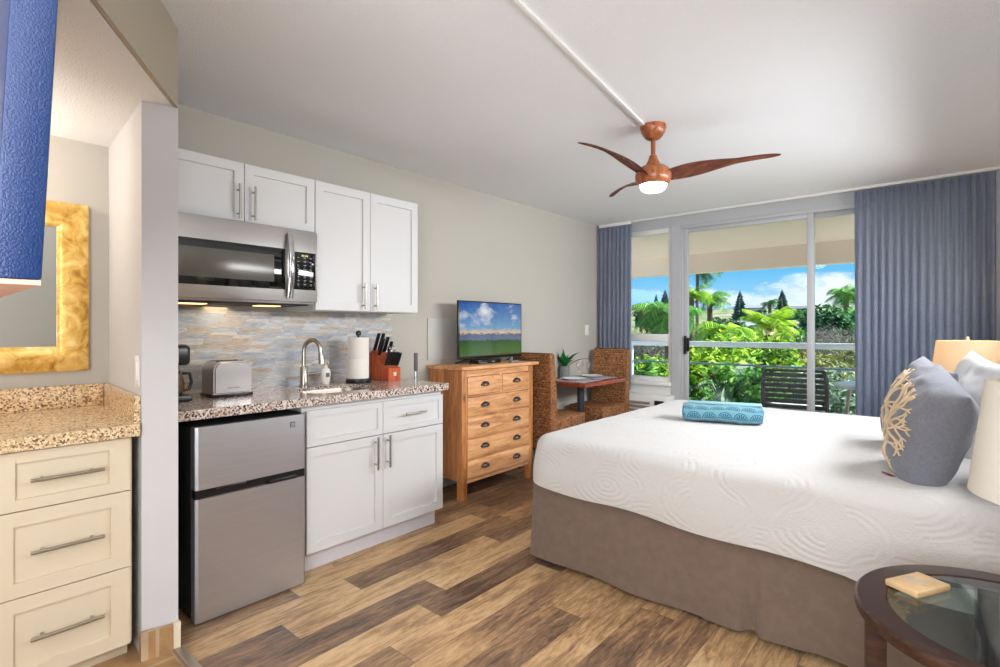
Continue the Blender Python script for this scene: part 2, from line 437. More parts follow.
# ============================================================ WINDOW WALL
bm = bmesh.new(); box(bm, 0, .30, YW, YW+.12, 0, H); struct('wall_window_side', bm, M_wall)
bm = bmesh.new(); box(bm, .30, .845, YW, YW+.12, 0, .66); struct('wall_under_window', bm, M_trimw)
bm = bmesh.new(); box(bm, .30, WX, YW, YW+.12, 2.335, H); struct('trim_3', bm, M_frame)
bm = bmesh.new(); box(bm, .845, .94, YW-.01, YW+.13, 0, 2.335, .003); struct('trim_4', bm, M_frame)

w1 = bpy.data.objects.new('window_1', None); COL.objects.link(w1); w1.location = (.57, YW+.05, .66); w1['kind'] = 'structure'
bm = bmesh.new()
for a in ((.30,.345,.70,2.335), (.80,.845,.70,2.335), (.345,.80,2.285,2.335), (.345,.80,.70,.745)):
    box(bm, a[0], a[1], YW+.02, YW+.085, a[2], a[3], .003)
box(bm, .345, .80, YW+.005, YW+.09, 1.125, 1.205, .004)
obj('window_frame', bm, M_trimw, w1)
obj('window_sill', B(.30, .845, YW-.05, YW+.10, .66, .70, .006), M_trimw, w1)
bm = B(.345, .80, YW+.045, YW+.051, 1.205, 2.285); obj('pane', bm, M_glass, w1)
bm = B(.345, .80, YW+.045, YW+.051, .745, 1.125); obj('pane', bm, M_glass, w1)

struct('wall_window_return', B(3.311, WX, YW, YW+.12, 0, 2.334), M_wall2)
d1 = bpy.data.objects.new('door_1', None); COL.objects.link(d1); d1.location = (2.2, YW+.05, 0); d1['kind'] = 'structure'
bm = bmesh.new(); box(bm, .94, 3.31, YW+.0, YW+.12, 2.295, 2.335, .003); box(bm, .94, 3.31, YW+.0, YW+.12, .0, .03, .003); box(bm, 3.28, 3.31, YW, YW+.12, .03, 2.295); box(bm, .94, .962, YW, YW+.12, .03, 2.295, .003)
obj('track_frame', bm, M_frame, d1)
bm = bmesh.new()
for a in ((.962,1.012,.03,2.295), (2.088,2.138,.03,2.295), (1.012,2.088,2.255,2.295), (1.012,2.088,.03,.11)):
    box(bm, a[0], a[1], YW+.015, YW+.05, a[2], a[3], .004)
obj('sliding_panel_frame', bm, M_frame, d1)
obj('pane', B(1.012, 2.088, YW+.03, YW+.036, .11, 2.255), M_glass, d1)
bm = bmesh.new()
for a in ((2.10,2.138,.03,2.295), (3.24,3.279,.03,2.295), (2.138,3.24,2.255,2.295), (2.138,3.24,.03,.11)):
    box(bm, a[0], a[1], YW+.06, YW+.095, a[2], a[3], .004)
obj('fixed_panel_frame', bm, M_frame, d1)
obj('pane', B(2.138, 3.24, YW+.075, YW+.081, .11, 2.255), M_glass, d1)
bm = bmesh.new(); box(bm, .978, .998, YW-.012, YW+.015, 1.0, 1.19, .004); box(bm, 1.004, 1.03, YW-.005, YW+.014, 1.03, 1.17, .004)
obj('door_handle', bm, M_blackm, d1)

# packaged air conditioner under the side window
t = thing('wall_air_conditioner', 'white and grey air conditioner cabinet below the narrow side window', 'air conditioner', (.45, 5.2, 0))
obj('casing', B(.05, .88, 5.12, 5.325, .06, .565, .012), M_trimw, t)
bm = bmesh.new()
for k in range(9): box(bm, .12, .70, 5.108, 5.122, .14+k*.042, .165+k*.042, .003)
obj('front_grille', bm, mat('grille_taupe', (140,128,120), .5), t)
bm = bmesh.new(); box(bm, .75, .85, 5.112, 5.124, .40, .52, .003); obj('control_cover', bm, M_blackm, t)
bm = B(.08, .85, 5.14, 5.318, 0, .06); obj('base', bm, M_blackm, t)

# curtains
def curtain(x0, x1, y, z0, z1, n, amp, seed):
    r = random.Random(seed); bm = bmesh.new(); cols = n*10; rowsn = 22; g = []
    ph = [r.uniform(-.3,.3) for _ in range(n+1)]; am = [r.uniform(.7,1.2) for _ in range(n+1)]
    for j in range(rowsn+1):
        v = j/rowsn; z = z1-(z1-z0)*v; row = []
        for i in range(cols+1):
            u = i/cols*n; k = int(u) if u < n else n; f = u-k
            a = am[k]*(1-f)+am[min(k+1,n)]*f; p = ph[k]*(1-f)+ph[min(k+1,n)]*f
            s = math.sin(2*PI*u+p*(.5+v*2)+math.sin(v*3+k)*.25*v)
            s = math.copysign(abs(s)**.8, s)
            top = .55 if v < .045 else 1.0
            s2 = s*(amp*a*(.55+.45*v))*top + (.35*amp*math.sin(4*PI*u)*max(0, 1-v*9))
            xx = x0+(x1-x0)*i/cols + amp*.25*math.sin(2*PI*u*1.0+1.3)*v
            row.append(bm.verts.new((min(max(xx, x0), x1), y+s2+.006*noise.noise(Vector((u*2, v*4, seed))), z)))
        g.append(row)
    for a, b in zip(g, g[1:]):
        for i in range(cols): bm.faces.new((a[i], a[i+1], b[i+1], b[i]))
    bmesh.ops.solidify(bm, geom=bm.faces[:], thickness=.003)
    return bm
M_curt = mat('slate_blue_drape', (172,179,198), .85, var=.05, vscale=60, bump=.15, bscale=500, sheen=.3)
nt_ = NT(M_curt); tr_ = nt_.add('ShaderNodeBsdfTranslucent'); tr_.inputs[0].default_value = lin((172,179,198)); mx_ = nt_.add('ShaderNodeMixShader'); mx_.inputs[0].default_value = .25
nt_.lk(nt_.b.outputs[0], mx_.inputs[1]); nt_.lk(tr_.outputs[0], mx_.inputs[2]); nt_.lk(mx_.outputs[0], nt_.out.inputs[0])
t = thing('curtain', 'slate blue pleated curtain at the narrow side window behind the wicker chair', 'curtain', (.23, 5.24, .60), 'slate blue curtains')
obj('panel', curtain(.02, .435, 5.235, .60, 2.405, 8, .022, 1), M_curt, t, 60)
t = thing('curtain', 'wide slate blue pleated curtain gathered to the right of the glass door', 'curtain', (2.9, 5.24, .02), 'slate blue curtains')
obj('panel', curtain(2.455, 3.315, 5.235, .02, 2.405, 17, .030, 2), M_curt, t, 60)
bm = bmesh.new(); box(bm, .44, WX, 5.222, 5.25, 2.418, 2.4395, .003); tag(obj('curtain_track', bm, M_trimw), 'white curtain track fixed to the ceiling above the glass door', 'curtain rail')
bm = bmesh.new(); box(bm, .03, .43, 5.227, 5.243, 2.405, 2.4395, .002); tag(obj('curtain_track', bm, M_trimw), 'short curtain track above the left blue curtain', 'curtain rail')

# ============================================================ CEILING FAN
FC = (1.757, 2.877)
t = thing('ceiling_fan', 'three-bladed wooden ceiling fan with a lit round lamp', 'ceiling fan', (FC[0], FC[1], 2.05))
M_fanw = wood('fan_walnut', (184,112,66), (146,82,46), (98,52,32), 7, 'Z', .3, .05, False)
M_blade = wood('fan_blade_walnut', (166,102,72), (128,72,50), (84,46,36), 6, 'X', .25, .05, False)
def fl(prof): b = bmesh.new(); lathe(b, prof, (FC[0], FC[1], 0), 40); return b
obj('canopy', fl([(.072,2.4395), (.074,2.425), (.066,2.40), (.05,2.375), (.035,2.362), (.018,2.358), (.012,2.357)]), M_fanw, t, 60)
obj('downrod', fl([(.013,2.36), (.013,2.27), (.022,2.265), (.024,2.25), (.013,2.245)]), M_fanw, t, 40)
obj('motor_cone', fl([(.024,2.255), (.032,2.235), (.044,2.212), (.056,2.195), (.03,2.185)]), M_fanw, t, 60)
obj('motor_housing', fl([(.045,2.205), (.070,2.20), (.092,2.182), (.103,2.156), (.101,2.128), (.09,2.104), (.08,2.095), (.04,2.095)]), M_fanw, t, 60)
obj('light_bowl', fl([(.078,2.096), (.076,2.088), (.066,2.070), (.05,2.060), (.03,2.055), (.001,2.053)]), M_bulb, t, 60)
def blade(ang):
    bm = bmesh.new(); S = 26; W = 8; ca, sa = math.cos(ang), math.sin(ang); g = []
    for i in range(S+1):
        s = i/S; r = .07+.588*s
        wd = .075+.075*math.sin(PI*min(1, s*1.5+.05))*(1-s*.35) ; wd *= 1 if s < .86 else math.sqrt(max(.02, 1-((s-.86)/.15)**2))
        wd = wd*(1-.35*s)
        pit = -math.radians(16*(1-s)+9); off = .03*math.sin(PI*s*.9)-.015
        z = 2.14+.065*math.sin(s*PI*.5)-.015*s*s
        for side in (0,):
            row = []
            for k in range(W+1):
                q = (k/W-.5); tq = off+q*wd*math.cos(pit); zz = z+q*wd*math.sin(pit)+.10*wd*(1-4*q*q)
                row.append(bm.verts.new((FC[0]+ca*r-sa*tq, FC[1]+sa*r+ca*tq, zz)))
            g.append(row)
    for a, b in zip(g, g[1:]):
        for k in range(W): bm.faces.new((a[k], a[k+1], b[k+1], b[k]))
    bmesh.ops.solidify(bm, geom=bm.faces[:], thickness=.008)
    return bm
for a in (19, 141, 262): obj('blade', blade(math.radians(a)), M_blade, t, 50)

bm = bmesh.new(); d = Vector((1.892-1.730, 1.459-2.80, 0)).normalized(); p = Vector((1.731, 2.80, 2.4325)); L = 2.9
rotbox(bm, p+d*L/2, (L, .022, .014), rz=math.atan2(d.y, d.x), bev=.004)
tag(obj('cable_channel', bm, M_trimw), 'white cable channel running across the ceiling to the fan', 'cable cover')

# ============================================================ KITCHEN
def shaker(bm, xb, xf, y0, y1, z0, z1, fr=.055, dep=.011):
    """door leaf facing +X with a recessed centre panel"""
    box(bm, xb, xf, y0, y1, z0, z1)
    bm.faces.ensure_lookup_table(); f = max(bm.faces, key=lambda f: (round(f.calc_center_median().x, 4), f.calc_area()))
    frz, fry = fr if isinstance(fr, tuple) else (fr, fr)
    bmesh.ops.inset_region(bm, faces=[f], thickness=frz, depth=0)
    for v in f.verts: v.co.y += (fry-frz)*(1 if v.co.y < (y0+y1)/2 else -1)
    bmesh.ops.inset_region(bm, faces=[f], thickness=.002, depth=-dep)
    return bm

def bar_handle(x, p0, p1, r=.006, stand=.03, axis='Z', c=0):
    """straight bar pull on two posts standing off a face at x"""
    bm = bmesh.new(); L = p1-p0
    pt = (lambda s, xx: (xx, c, s)) if axis == 'Z' else (lambda s, xx: (xx, s, c))
    tube(bm, [pt(p0, x+stand), pt(p1, x+stand)], r, 12)
    for s in (p0+L*.16, p1-L*.16): tube(bm, [pt(s, x), pt(s, x+stand)], r*.8, 10)
    return bm

def leaf_door(parent, name, xb, xf, y0, y1, z0, z1, hand, m, fr=.055):
    d = obj(name, shaker(bmesh.new(), xb, xf, y0, y1, z0, z1, fr), m, parent, 30)
    if hand: obj('handle', bar_handle(xf-.0005, hand[0], hand[1], axis=hand[2], c=hand[3], r=hand[4] if len(hand) > 4 else .006), M_nickel, d, 40)
    return d

t = thing('wall_cabinet', 'short white two-door wall cabinet directly above the microwave', 'cabinet', (.17, 1.16, 1.80), 'white kitchen wall cabinets')
obj('body', B(.001, .318, .728, 1.551, 1.80, 2.107), M_white, t, 0)
leaf_door(t, 'door', .3185, .338, .732, 1.159, 1.803, 2.104, (1.80+.015, 1.99, 'Z', 1.128), M_white, .066)
leaf_door(t, 'door', .3185, .338, 1.163, 1.549, 1.803, 2.104, (1.80+.015, 1.99, 'Z', 1.205), M_white, .066)
t = thing('wall_cabinet', 'tall white two-door wall cabinet above the knife block', 'cabinet', (.17, 1.93, 1.37), 'white kitchen wall cabinets')
obj('body', B(.001, .318, 1.5525, 2.306, 1.366, 2.107), M_white, t, 0)
leaf_door(t, 'door', .3185, .338, 1.555, 1.922, 1.369, 2.104, (1.378, 1.54, 'Z', 1.87), M_white, .07)
leaf_door(t, 'door', .3185, .338, 1.926, 2.304, 1.369, 2.104, (1.378, 1.54, 'Z', 1.957), M_white, .07)

# microwave
t = thing('microwave_oven', 'stainless steel microwave mounted below the short wall cabinet', 'microwave', (.2, 1.14, 1.39))
obj('body', B(.001, .37, .768, 1.532, 1.395, 1.799, .004), M_steel, t)
bm = B(.3705, .398, .768, 1.532, 1.405, 1.797, .006); obj('front_frame', bm, M_steel, t)
bm = B(.3985, .402, .768, 1.345, 1.468, 1.684, .001); dr = obj('door_glass', bm, M_bglass, t)
bm = B(.402, .4035, .84, 1.285, 1.505, 1.645, .0005); obj('window_screen', bm, mat('dark_mesh_glass', (96,92,86), .22, .2), dr)
bm = B(.3985, .402, 1.392, 1.52, 1.472, 1.676, .001); pn = obj('control_panel', bm, M_bglass, t)
bm = bmesh.new(); r = random.Random(3)
for j in range(9):
    for i in range(3):
        if j == 0: continue
        y = 1.412+i*.036; z = 1.664-j*.0205
        box(bm, .402, .4026, y, y+r.uniform(.008,.017), z, z+.0035)
        if j > 2: box(bm, .402, .4026, y+.002, y+.01, z-.007, z-.0055)
obj('button_print', bm, mat('pale_blue_print', (150,165,185), .5), pn, 0)['kind'] = 'stuff'
bm = bmesh.new()
for y in (1.437, 1.446, 1.458, 1.467): box(bm, .402, .4026, y, y+.006, 1.652, 1.662)
obj('clock_display', bm, emit('dim_amber', (190,185,110), .6), pn, 0)
bm = bmesh.new(); pts = []
for k in range(13):
    s = k/12; pts.append((.405+.038*math.sin(PI*s), 1.368, 1.425+s*.345))
b2 = bmesh.new(); tube(b2, pts, .013, 12); bmesh.ops.scale(b2, vec=(.6,1.3,1), space=Matrix.Translation((-.41,-1.368,0)), verts=b2.verts[:]); merge(bm, b2)
obj('handle', bm, M_chrome, t, 50)
bm = B(.02, .36, .80, 1.50, 1.388, 1.3945, .002); obj('vent_base', bm, M_blackm, t)
M_lens = emit('warm_lamp_lens', (255,200,130), 3)
for y in (.90, 1.28): obj('cooktop_lamp', B(.16, .24, y, y+.12, 1.3845, 1.388), M_lens, t, 0)

# backsplash
bm = B(.0005, .012, .728, 2.342, .9155, 1.365); tag(obj('tile_backsplash', bm, mat_mosaic(), smooth=0), 'mosaic tile backsplash of pale blue, cream and tan slivers', 'backsplash')

# countertop with sink cut-out
bm = bmesh.new(); slab_hole(bm, [(.001,.728), (.645,.728), (.645,2.30), (.001,2.30)], rrect(.37, 1.665, .17, .225, .11), .893, .915); box(bm, .61, .645, .728, 2.30, .873, .8935)
tag(obj('kitchen_countertop', bm, M_granite, smooth=25), 'speckled brown and cream granite kitchen countertop', 'countertop')
t = thing('kitchen_sink', 'oval stainless sink set under the granite kitchen countertop', 'sink', (.37, 1.665, .70))
bm = bmesh.new(); loops = []
for (g, z, rr) in ((.02,.8925,.12), (0,.8925,.11), (-.002,.88,.11), (-.01,.78,.095), (-.03,.735,.08), (-.08,.72,.05)):
    loops.append([bm.verts.new((x, y, z)) for x, y in rrect(.37, 1.665, .17+g, .225+g, rr)])
for a, b in zip(loops, loops[1:]):
    n = len(a)
    for k in range(n): bm.faces.new((a[k], a[(k+1)%n], b[(k+1)%n], b[k]))
bm.faces.new(loops[-1]); bmesh.ops.recalc_face_normals(bm, faces=bm.faces[:]); bmesh.ops.solidify(bm, geom=bm.faces[:], thickness=-.0015)
obj('basin', bm, mat_steel('basin_steel', (150,138,128), rough=.35), t, 50)
bm = bmesh.new(); lathe(bm, [(.035,.7225), (.035,.726), (.02,.727)], (.37,1.665,0), 20); obj('drain', bm, M_chrome, t)

# base cabinet
t = thing('base_cabinet', 'white two-door base cabinet under the sink beside the fridge', 'cabinet', (.3, 1.81, 0))
bm = bmesh.new(); box(bm, .001, .588, 1.335, 2.285, .115, .70); box(bm, .575, .588, 1.335, 2.285, .70, .872); box(bm, .001, .015, 1.335, 2.285, .70, .892); box(bm, .015, .575, 1.335, 1.352, .70, .892); box(bm, .015, .575, 2.268, 2.285, .70, .892); obj('body', bm, M_white, t, 0)
obj('toe_kick', B(.02, .53, 1.335, 2.285, 0, .1145), mat('toe_kick_white', (214,214,222), .5), t, 0)
leaf_door(t, 'door', .5885, .610, 1.352, 1.817, .118, .655, (.468, .65, 'Z', 1.765), M_white, .07)
leaf_door(t, 'door', .5885, .610, 1.821, 2.282, .118, .655, (.468, .65, 'Z', 1.848), M_white, .07)
obj('false_drawer_front', shaker(bmesh.new(), .5885, .610, 1.352, 1.817, .660, .842, .045), M_white, t, 30)
leaf_door(t, 'drawer', .5885, .610, 1.821, 2.282, .660, .842, (1.965, 2.12, 'Y', .755), M_white, .045)

# fridge
t = thing('mini_fridge', 'two-door stainless steel mini fridge with black sides', 'fridge', (.4, 1.07, 0))
M_fside = mat('textured_black_steel', (24,25,27), .45, bump=.4, bscale=350)
obj('cabinet_body', B(.12, .612, .820, 1.318, .02, .838, .005), M_fside, t)
for y in (.865, 1.277):
    for x in (.16, .585): obj('levelling_foot', lathe(bmesh.new(), [(.016,0), (.016,.021)], (x,y,0), 12), M_black, t)
bm = bmesh.new(); prism(bm, [(.6125,.822), (.655,.822), (.662,.833), (.664,1.07), (.662,1.307), (.655,1.318), (.6125,1.318)], 'Z', .012, .536)
obj('fridge_door', bm, M_steelh, t, 30)
bm = bmesh.new(); prism(bm, [(.6125,.822), (.655,.822), (.662,.833), (.664,1.07), (.662,1.307), (.655,1.318), (.6125,1.318)], 'Z', .575, .842)
fd = obj('freezer_door', bm, M_steelh, t, 30)
bm = bmesh.new(); box(bm, .6125, .652, .824, 1.316, .5362, .5748); box(bm, .652, .668, .90, 1.03, .560, .574, .003); box(bm, .652, .668, 1.13, 1.27, .538, .552, .003)
obj('grip_strip', bm, M_black, t)
bm = bmesh.new(); box(bm, .663, .665, 1.238, 1.262, .785, .812, .0005); bd = obj('badge', bm, mat('badge_grey', (70,72,78), .4), fd)
bm = bmesh.new()
for k in range(3): box(bm, .665, .6653, 1.241, 1.259, .789+k*.007, .792+k*.007)
obj('badge_lines', bm, mat('pale_print', (190,190,195), .5), bd, 0)
bm = bmesh.new(); prism(bm, [(.14,.843), (.64,.843), (.60,.846), (.14,.85)], 'Y', .83, 1.31); obj('top_cap', bm, M_blackm, t)

# coffee maker
t = thing('coffee_maker', 'black drip coffee maker at the left end of the kitchen countertop', 'coffee maker', (.2, .86, .915))
obj('base', B(.13, .33, .775, .925, .9155, .945, .008), M_black, t)
obj('rear_tank', B(.13, .19, .785, .915, .945, 1.17, .01), M_black, t)
bm = bmesh.new(); box(bm, .13, .31, .785, .925, 1.085, 1.185, .02, 3); obj('brew_head', bm, M_black, t)
bm = bmesh.new(); box(bm, .3105, .3125, .84, .87, 1.10, 1.17); obj('silver_band', bm, M_nickel, t)
bm = bmesh.new(); lathe(bm, [(.045,.946), (.058,.96), (.06,1.0), (.052,1.03), (.04,1.045), (.038,1.055)], (.25,.853,0), 24); c = obj('carafe', bm, mat('coffee_glass', (96,72,50), .08, spec=.8), t, 60)
bm = bmesh.new(); lathe(bm, [(.040,1.045), (.042,1.06), (.02,1.066)], (.25,.853,0), 24); obj('lid', bm, M_black, c)
bm = bmesh.new(); tube(bm, [(.25,.905,1.045), (.25,.938,1.042), (.25,.945,1.0), (.25,.935,.965), (.25,.912,.962)], .008, 8); obj('handle', bm, M_black, c)

# toaster
t = thing('toaster', 'brushed steel two-slot toaster on the kitchen countertop', 'toaster', (.21, 1.13, .915))
bm = bmesh.new(); prof = []
for (y, z) in [(1.03,.93), (1.03,1.05)] + [(1.03+.045*(1-math.cos(a)), 1.05+.045*math.sin(a)) for a in [PI/2*k/6 for k in range(1,7)]] + [(1.215-.045*(1-math.cos(a)), 1.05+.045*math.sin(a)) for a in [PI/2*(6-k)/6 for k in range(0,6)]] + [(1.215,1.05), (1.215,.93)]:
    prof.append((y, z))
prism(bm, prof, 'X', .135, .30); bmesh.ops.bevel(bm, geom=[e for e in bm.edges if abs(e.verts[0].co.x-e.verts[1].co.x) < 1e-5], offset=.008, segments=3, affect='EDGES')
obj('body', bm, M_steel, t, 40)
bm = bmesh.new(); box(bm, .14, .295, 1.02, 1.225, .9155, .9315, .004); obj('base', bm, M_black, t)
bm = bmesh.new(); box(bm, .17, .20, 1.06, 1.185, 1.0945, 1.0965); box(bm, .235, .265, 1.06, 1.185, 1.0945, 1.0965); obj('slots', bm, M_blackm, t, 0)
bm = bmesh.new(); box(bm, .205, .235, 1.2155, 1.24, 1.01, 1.025, .004); obj('lever', bm, M_black, t)
bm = bmesh.new()
for k in range(7): box(bm, .3, .3006, 1.095+k*.0085, 1.100+k*.0085, .957, .963)
obj('maker_mark', bm, mat('engraved_grey', (110,108,106), .5), t, 0)

# faucet
t = thing('faucet', 'brushed nickel pull-down gooseneck faucet behind the sink', 'faucet', (.125, 1.60, .915))
bm = bmesh.new(); lathe(bm, [(.030,.9155), (.030,.922), (.024,.926), (.0215,1.03), (.018,1.035)], (.125,1.60,0), 24); obj('body', bm, M_nickel, t, 40)
pts = [(.125,1.60,1.03), (.125,1.60,1.12)] + [(.125+.046*(1-math.cos(a)), 1.60+.028*(1-math.cos(a)), 1.125+.068*math.sin(a)) for a in [PI*k/12 for k in range(13)]] + [(.218,1.657,1.11)]
bm = bmesh.new(); tube(bm, pts, .0125, 14); obj('gooseneck', bm, M_nickel, t, 60)
bm = bmesh.new(); tube(bm, [(.218,1.657,1.115), (.220,1.658,1.095), (.224,1.660,1.05)], [.0135,.016,.017], 14); obj('spray_head', bm, M_nickel, t, 50)
bm = bmesh.new(); tube(bm, [(.13,1.62,.985), (.14,1.66,.99), (.15,1.70,.992)], [.011,.008,.006], 10); obj('lever_handle', bm, M_nickel, t, 50)

# soap bottle
t = thing('soap_dispenser', 'small white pump soap bottle beside the faucet', 'soap bottle', (.09, 1.765, .915))
c = (.09, 1.765, 0)
bm = bmesh.new(); lathe(bm, [(.022,.9155), (.026,.925), (.032,.96), (.034,.985), (.028,1.005), (.012,1.015), (.012,1.022)], c, 24, .75, 1); obj('bottle', bm, mat('white_plastic', (236,232,222), .3), t, 50)
bm = bmesh.new(); lathe(bm, [(.011,1.022), (.011,1.032), (.004,1.033), (.004,1.05)], c, 16); tube(bm, [(.09,1.765,1.05), (.115,1.767,1.052), (.122,1.767,1.046)], [.007,.005,.004], 8); obj('pump', bm, mat('white_plastic', (236,232,222), .3), t, 50)
bm = bmesh.new(); rotbox(bm, (.1155, 1.765, .972), (.002,.024,.026), bev=.0005); obj('label', bm, mat('soap_label', (96,104,112), .5), t)

# paper towel
t = thing('paper_towel_holder', 'paper towel roll on an upright black holder', 'paper towel holder', (.18, 1.945, .915))
c = (.18, 1.945, 0)
bm = bmesh.new(); lathe(bm, [(.078,.9155), (.08,.922), (.078,.938), (.07,.942), (.01,.943)], c, 36); obj('base', bm, M_black, t, 40)
bm = bmesh.new(); lathe(bm, [(.007,.942), (.007,1.215), (.016,1.22), (.018,1.235), (.012,1.248), (.001,1.25)], c, 20); obj('post', bm, M_black, t, 50)
bm = bmesh.new(); lathe(bm, [(.02,.944), (.066,.944), (.0665,1.065), (.0655,1.068), (.0665,1.071), (.066,1.205), (.02,1.205)], c, 40); obj('paper_roll', bm, mat('paper_towel', (238,232,224), .9, bump=.2, bscale=120), t, 30)

# knife block with knives (they stand in the block)
t = thing('knife_block', 'orange-brown wooden knife block near the end of the kitchen countertop', 'knife block', (.2, 2.17, .915))
M_kb = wood('cherry_block', (206,104,52), (184,80,36), (140,56,26), 9, 'Z', .35, .05, False)
bm = bmesh.new(); prism(bm, [(.07,.9155), (.27,.9155), (.27,1.0), (.215,1.02), (.095,1.115), (.025,1.085)], 'Y', 2.115, 2.215)
M3 = Matrix.Translation((.19,2.165,0)) @ Matrix.Rotation(math.radians(0),4,'Z') @ Matrix.Translation((-.19,-2.165,0))
bmesh.ops.bevel(bm, geom=bm.edges[:], offset=.003, segments=2, affect='EDGES'); kb = obj('block', bm, M_kb, t)
bm = bmesh.new(); box(bm, .27, .2715, 2.155, 2.178, .948, .972, .0003); obj('badge', bm, mat('silver_badge', (220,214,208), .4), kb)
kn = []
dv = Vector((.42, .0, .9)).normalized()
spots = [(.088,2.132,1.108,.135), (.10,2.16,1.106,.135), (.115,2.19,1.096,.12), (.14,2.132,1.078,.13), (.15,2.195,1.07,.115),
         (.225,2.126,1.012,.105), (.228,2.146,1.012,.105), (.231,2.166,1.011,.105), (.235,2.186,1.010,.105), (.238,2.204,1.009,.10)]
labs = ['tall black-handled knife at the rear left of the block', 'tall black-handled knife second from the rear of the block', 'black-handled knife at the rear right of the block',
        'black-handled knife at the middle left of the block', 'black-handled knife at the middle right of the block',
        'leftmost short steak knife at the front of the block', 'second short steak knife from the left in the block', 'centre short steak knife in the front row of the block', 'second short steak knife from the right in the block', 'rightmost short steak knife at the front of the block']
for (x, y, z, L), lb in zip(spots, labs):
    k = thing('knife', lb, 'knife', (x, y, z), 'knives in the block')
    p = Vector((x, y, z))
    bm = bmesh.new(); b2 = bmesh.new(); box(b2, -.011, .011, -.0075, .0075, .008, L, .003); merge(bm, b2, Matrix.Translation(p) @ dv.to_track_quat('Z','Y').to_matrix().to_4x4()); obj('grip', bm, M_black, k)
    bm = bmesh.new(); b2 = bmesh.new(); box(b2, -.007, .007, -.001, .001, -.004, .008); merge(bm, b2, Matrix.Translation(p) @ dv.to_track_quat('Z','Y').to_matrix().to_4x4()); obj('blade', bm, M_chrome, k, 0)
k = thing('kitchen_scissors', 'scissors with steel ring handles in the knife block', 'scissors', (.18, 2.165, 1.05))
for yy, nm in ((2.150, 'finger_ring'), (2.186, 'finger_ring')):
    bm = bmesh.new(); q = dv.to_track_quat('Z','Y').to_matrix().to_4x4()
    ctr = Vector((.185, yy, 1.045))+dv*.085
    tube(bm, [ctr + (q @ Vector((.0, math.cos(a)*.017, math.sin(a)*.026))) for a in [2*PI*k2/16 for k2 in range(17)]], .0028, 6); tube(bm, [ctr-dv*.024, Vector((.185,2.167,1.042))], .003, 6)
    obj(nm, bm, M_chrome, k, 60)

# lone upright utensil at the countertop end
t = thing('milk_frother', 'slim upright grey and steel handheld frother at the countertop end', 'kitchen tool', (.345, 2.283, .915))
c = (.345, 2.283, 0)
bm = bmesh.new(); lathe(bm, [(.010,.9155), (.010,.975), (.006,.98)], c, 16); obj('steel_tip', bm, M_chrome, t)
bm = bmesh.new(); lathe(bm, [(.006,.975), (.013,.98), (.014,1.0), (.013,1.06), (.015,1.085), (.013,1.098), (.003,1.10)], c, 16); obj('grip', bm, mat('grey_rubber', (96,90,92), .45), t, 50)

# ============================================================ VANITY ALCOVE
t = thing('vanity_cabinet', 'cream vanity base with three shaker drawers', 'cabinet', (.36, .1, 0))
obj('body', B(.001, .70, -.75, .587, .068, .854), M_cream, t, 0)
obj('toe_kick', B(.02, .64, -.75, .587, 0, .0675), M_cream, t, 0)
for z0, z1, hz in ((.652,.848,.752), (.364,.648,.510), (.072,.360,.220)):
    leaf_door(t, 'drawer', .7005, .72, .192, .578, z0, z1, (.292, .492, 'Y', hz, .0065), M_cream, (.068,.08) if z1-z0 > .2 else (.052,.08))
leaf_door(t, 'door', .7005, .72, -.22, .188, .072, .848, (.45, .65, 'Z', .12), M_cream)
leaf_door(t, 'door', .7005, .72, -.745, -.224, .072, .848, (.45, .65, 'Z', -.29), M_cream)
t = thing('vanity_countertop', 'gold speckled granite vanity countertop with upstand', 'countertop', (.36, -.05, .855))
bm = bmesh.new(); prism(bm, [(.001,-.76), (.745,-.76), (.745,.603), (.72,.611), (.001,.666)], 'Z', .8545, .90); obj('slab', bm, M_granite2, t)
obj('rear_upstand', B(.001, .022, -.76, .642, .9003, 1.002, .002), M_granite2, t)
bm = bmesh.new(); prism(bm, [(.0225,.643), (.715,.5905), (.715,.6115), (.0225,.664)], 'Z', .9003, 1.002); obj('side_upstand', bm, M_granite2, t)

t = thing('wall_mirror', 'mirror in a wide gold-leaf frame above the vanity', 'mirror', (.01, .18, 1.07))
def mat_gold():
    m = bpy.data.materials.new('gold_leaf'); t = NT(m); v = t.obj()
    n = t.noise(v, 14, 6, .6, 1); n2 = t.noise(v, 4, 3)
    c = t.ramp(n, [(.28, (150,100,40)), (.45, (212,164,76)), (.62, (238,204,124)), (.8, (250,232,180))])
    t.lk(c, t.b.inputs['Base Color']); t.b.inputs['Metallic'].default_value = .35; t.b.inputs['Roughness'].default_value = .38
    t.bump(n, .2, .004); return m
M_gold = mat_gold()
bm = bmesh.new(); y0, y1, z0, z1 = -.42, .584, 1.068, 1.832; fw = .112
loops = []
for (ins, x) in ((0,.001), (0,.03), (.02,.042), (.06,.045), (.095,.036), (fw,.022), (fw,.001)):
    loops.append([bm.verts.new((x, a, b)) for a, b in ((y0+ins,z0+ins), (y1-ins,z0+ins), (y1-ins,z1-ins), (y0+ins,z1-ins))])
for a, b in zip(loops, loops[1:]+loops[:1]):
    for k in range(4): bm.faces.new((a[k], a[(k+1)%4], b[(k+1)%4], b[k]))
bmesh.ops.recalc_face_normals(bm, faces=bm.faces[:]); obj('gilded_frame', bm, M_gold, t, 30)
obj('mirror_glass', B(.002, .014, y0+fw, y1-fw, z0+fw, z1-fw), mat('silvered_glass', (225,228,228), .03, 1), t, 0)

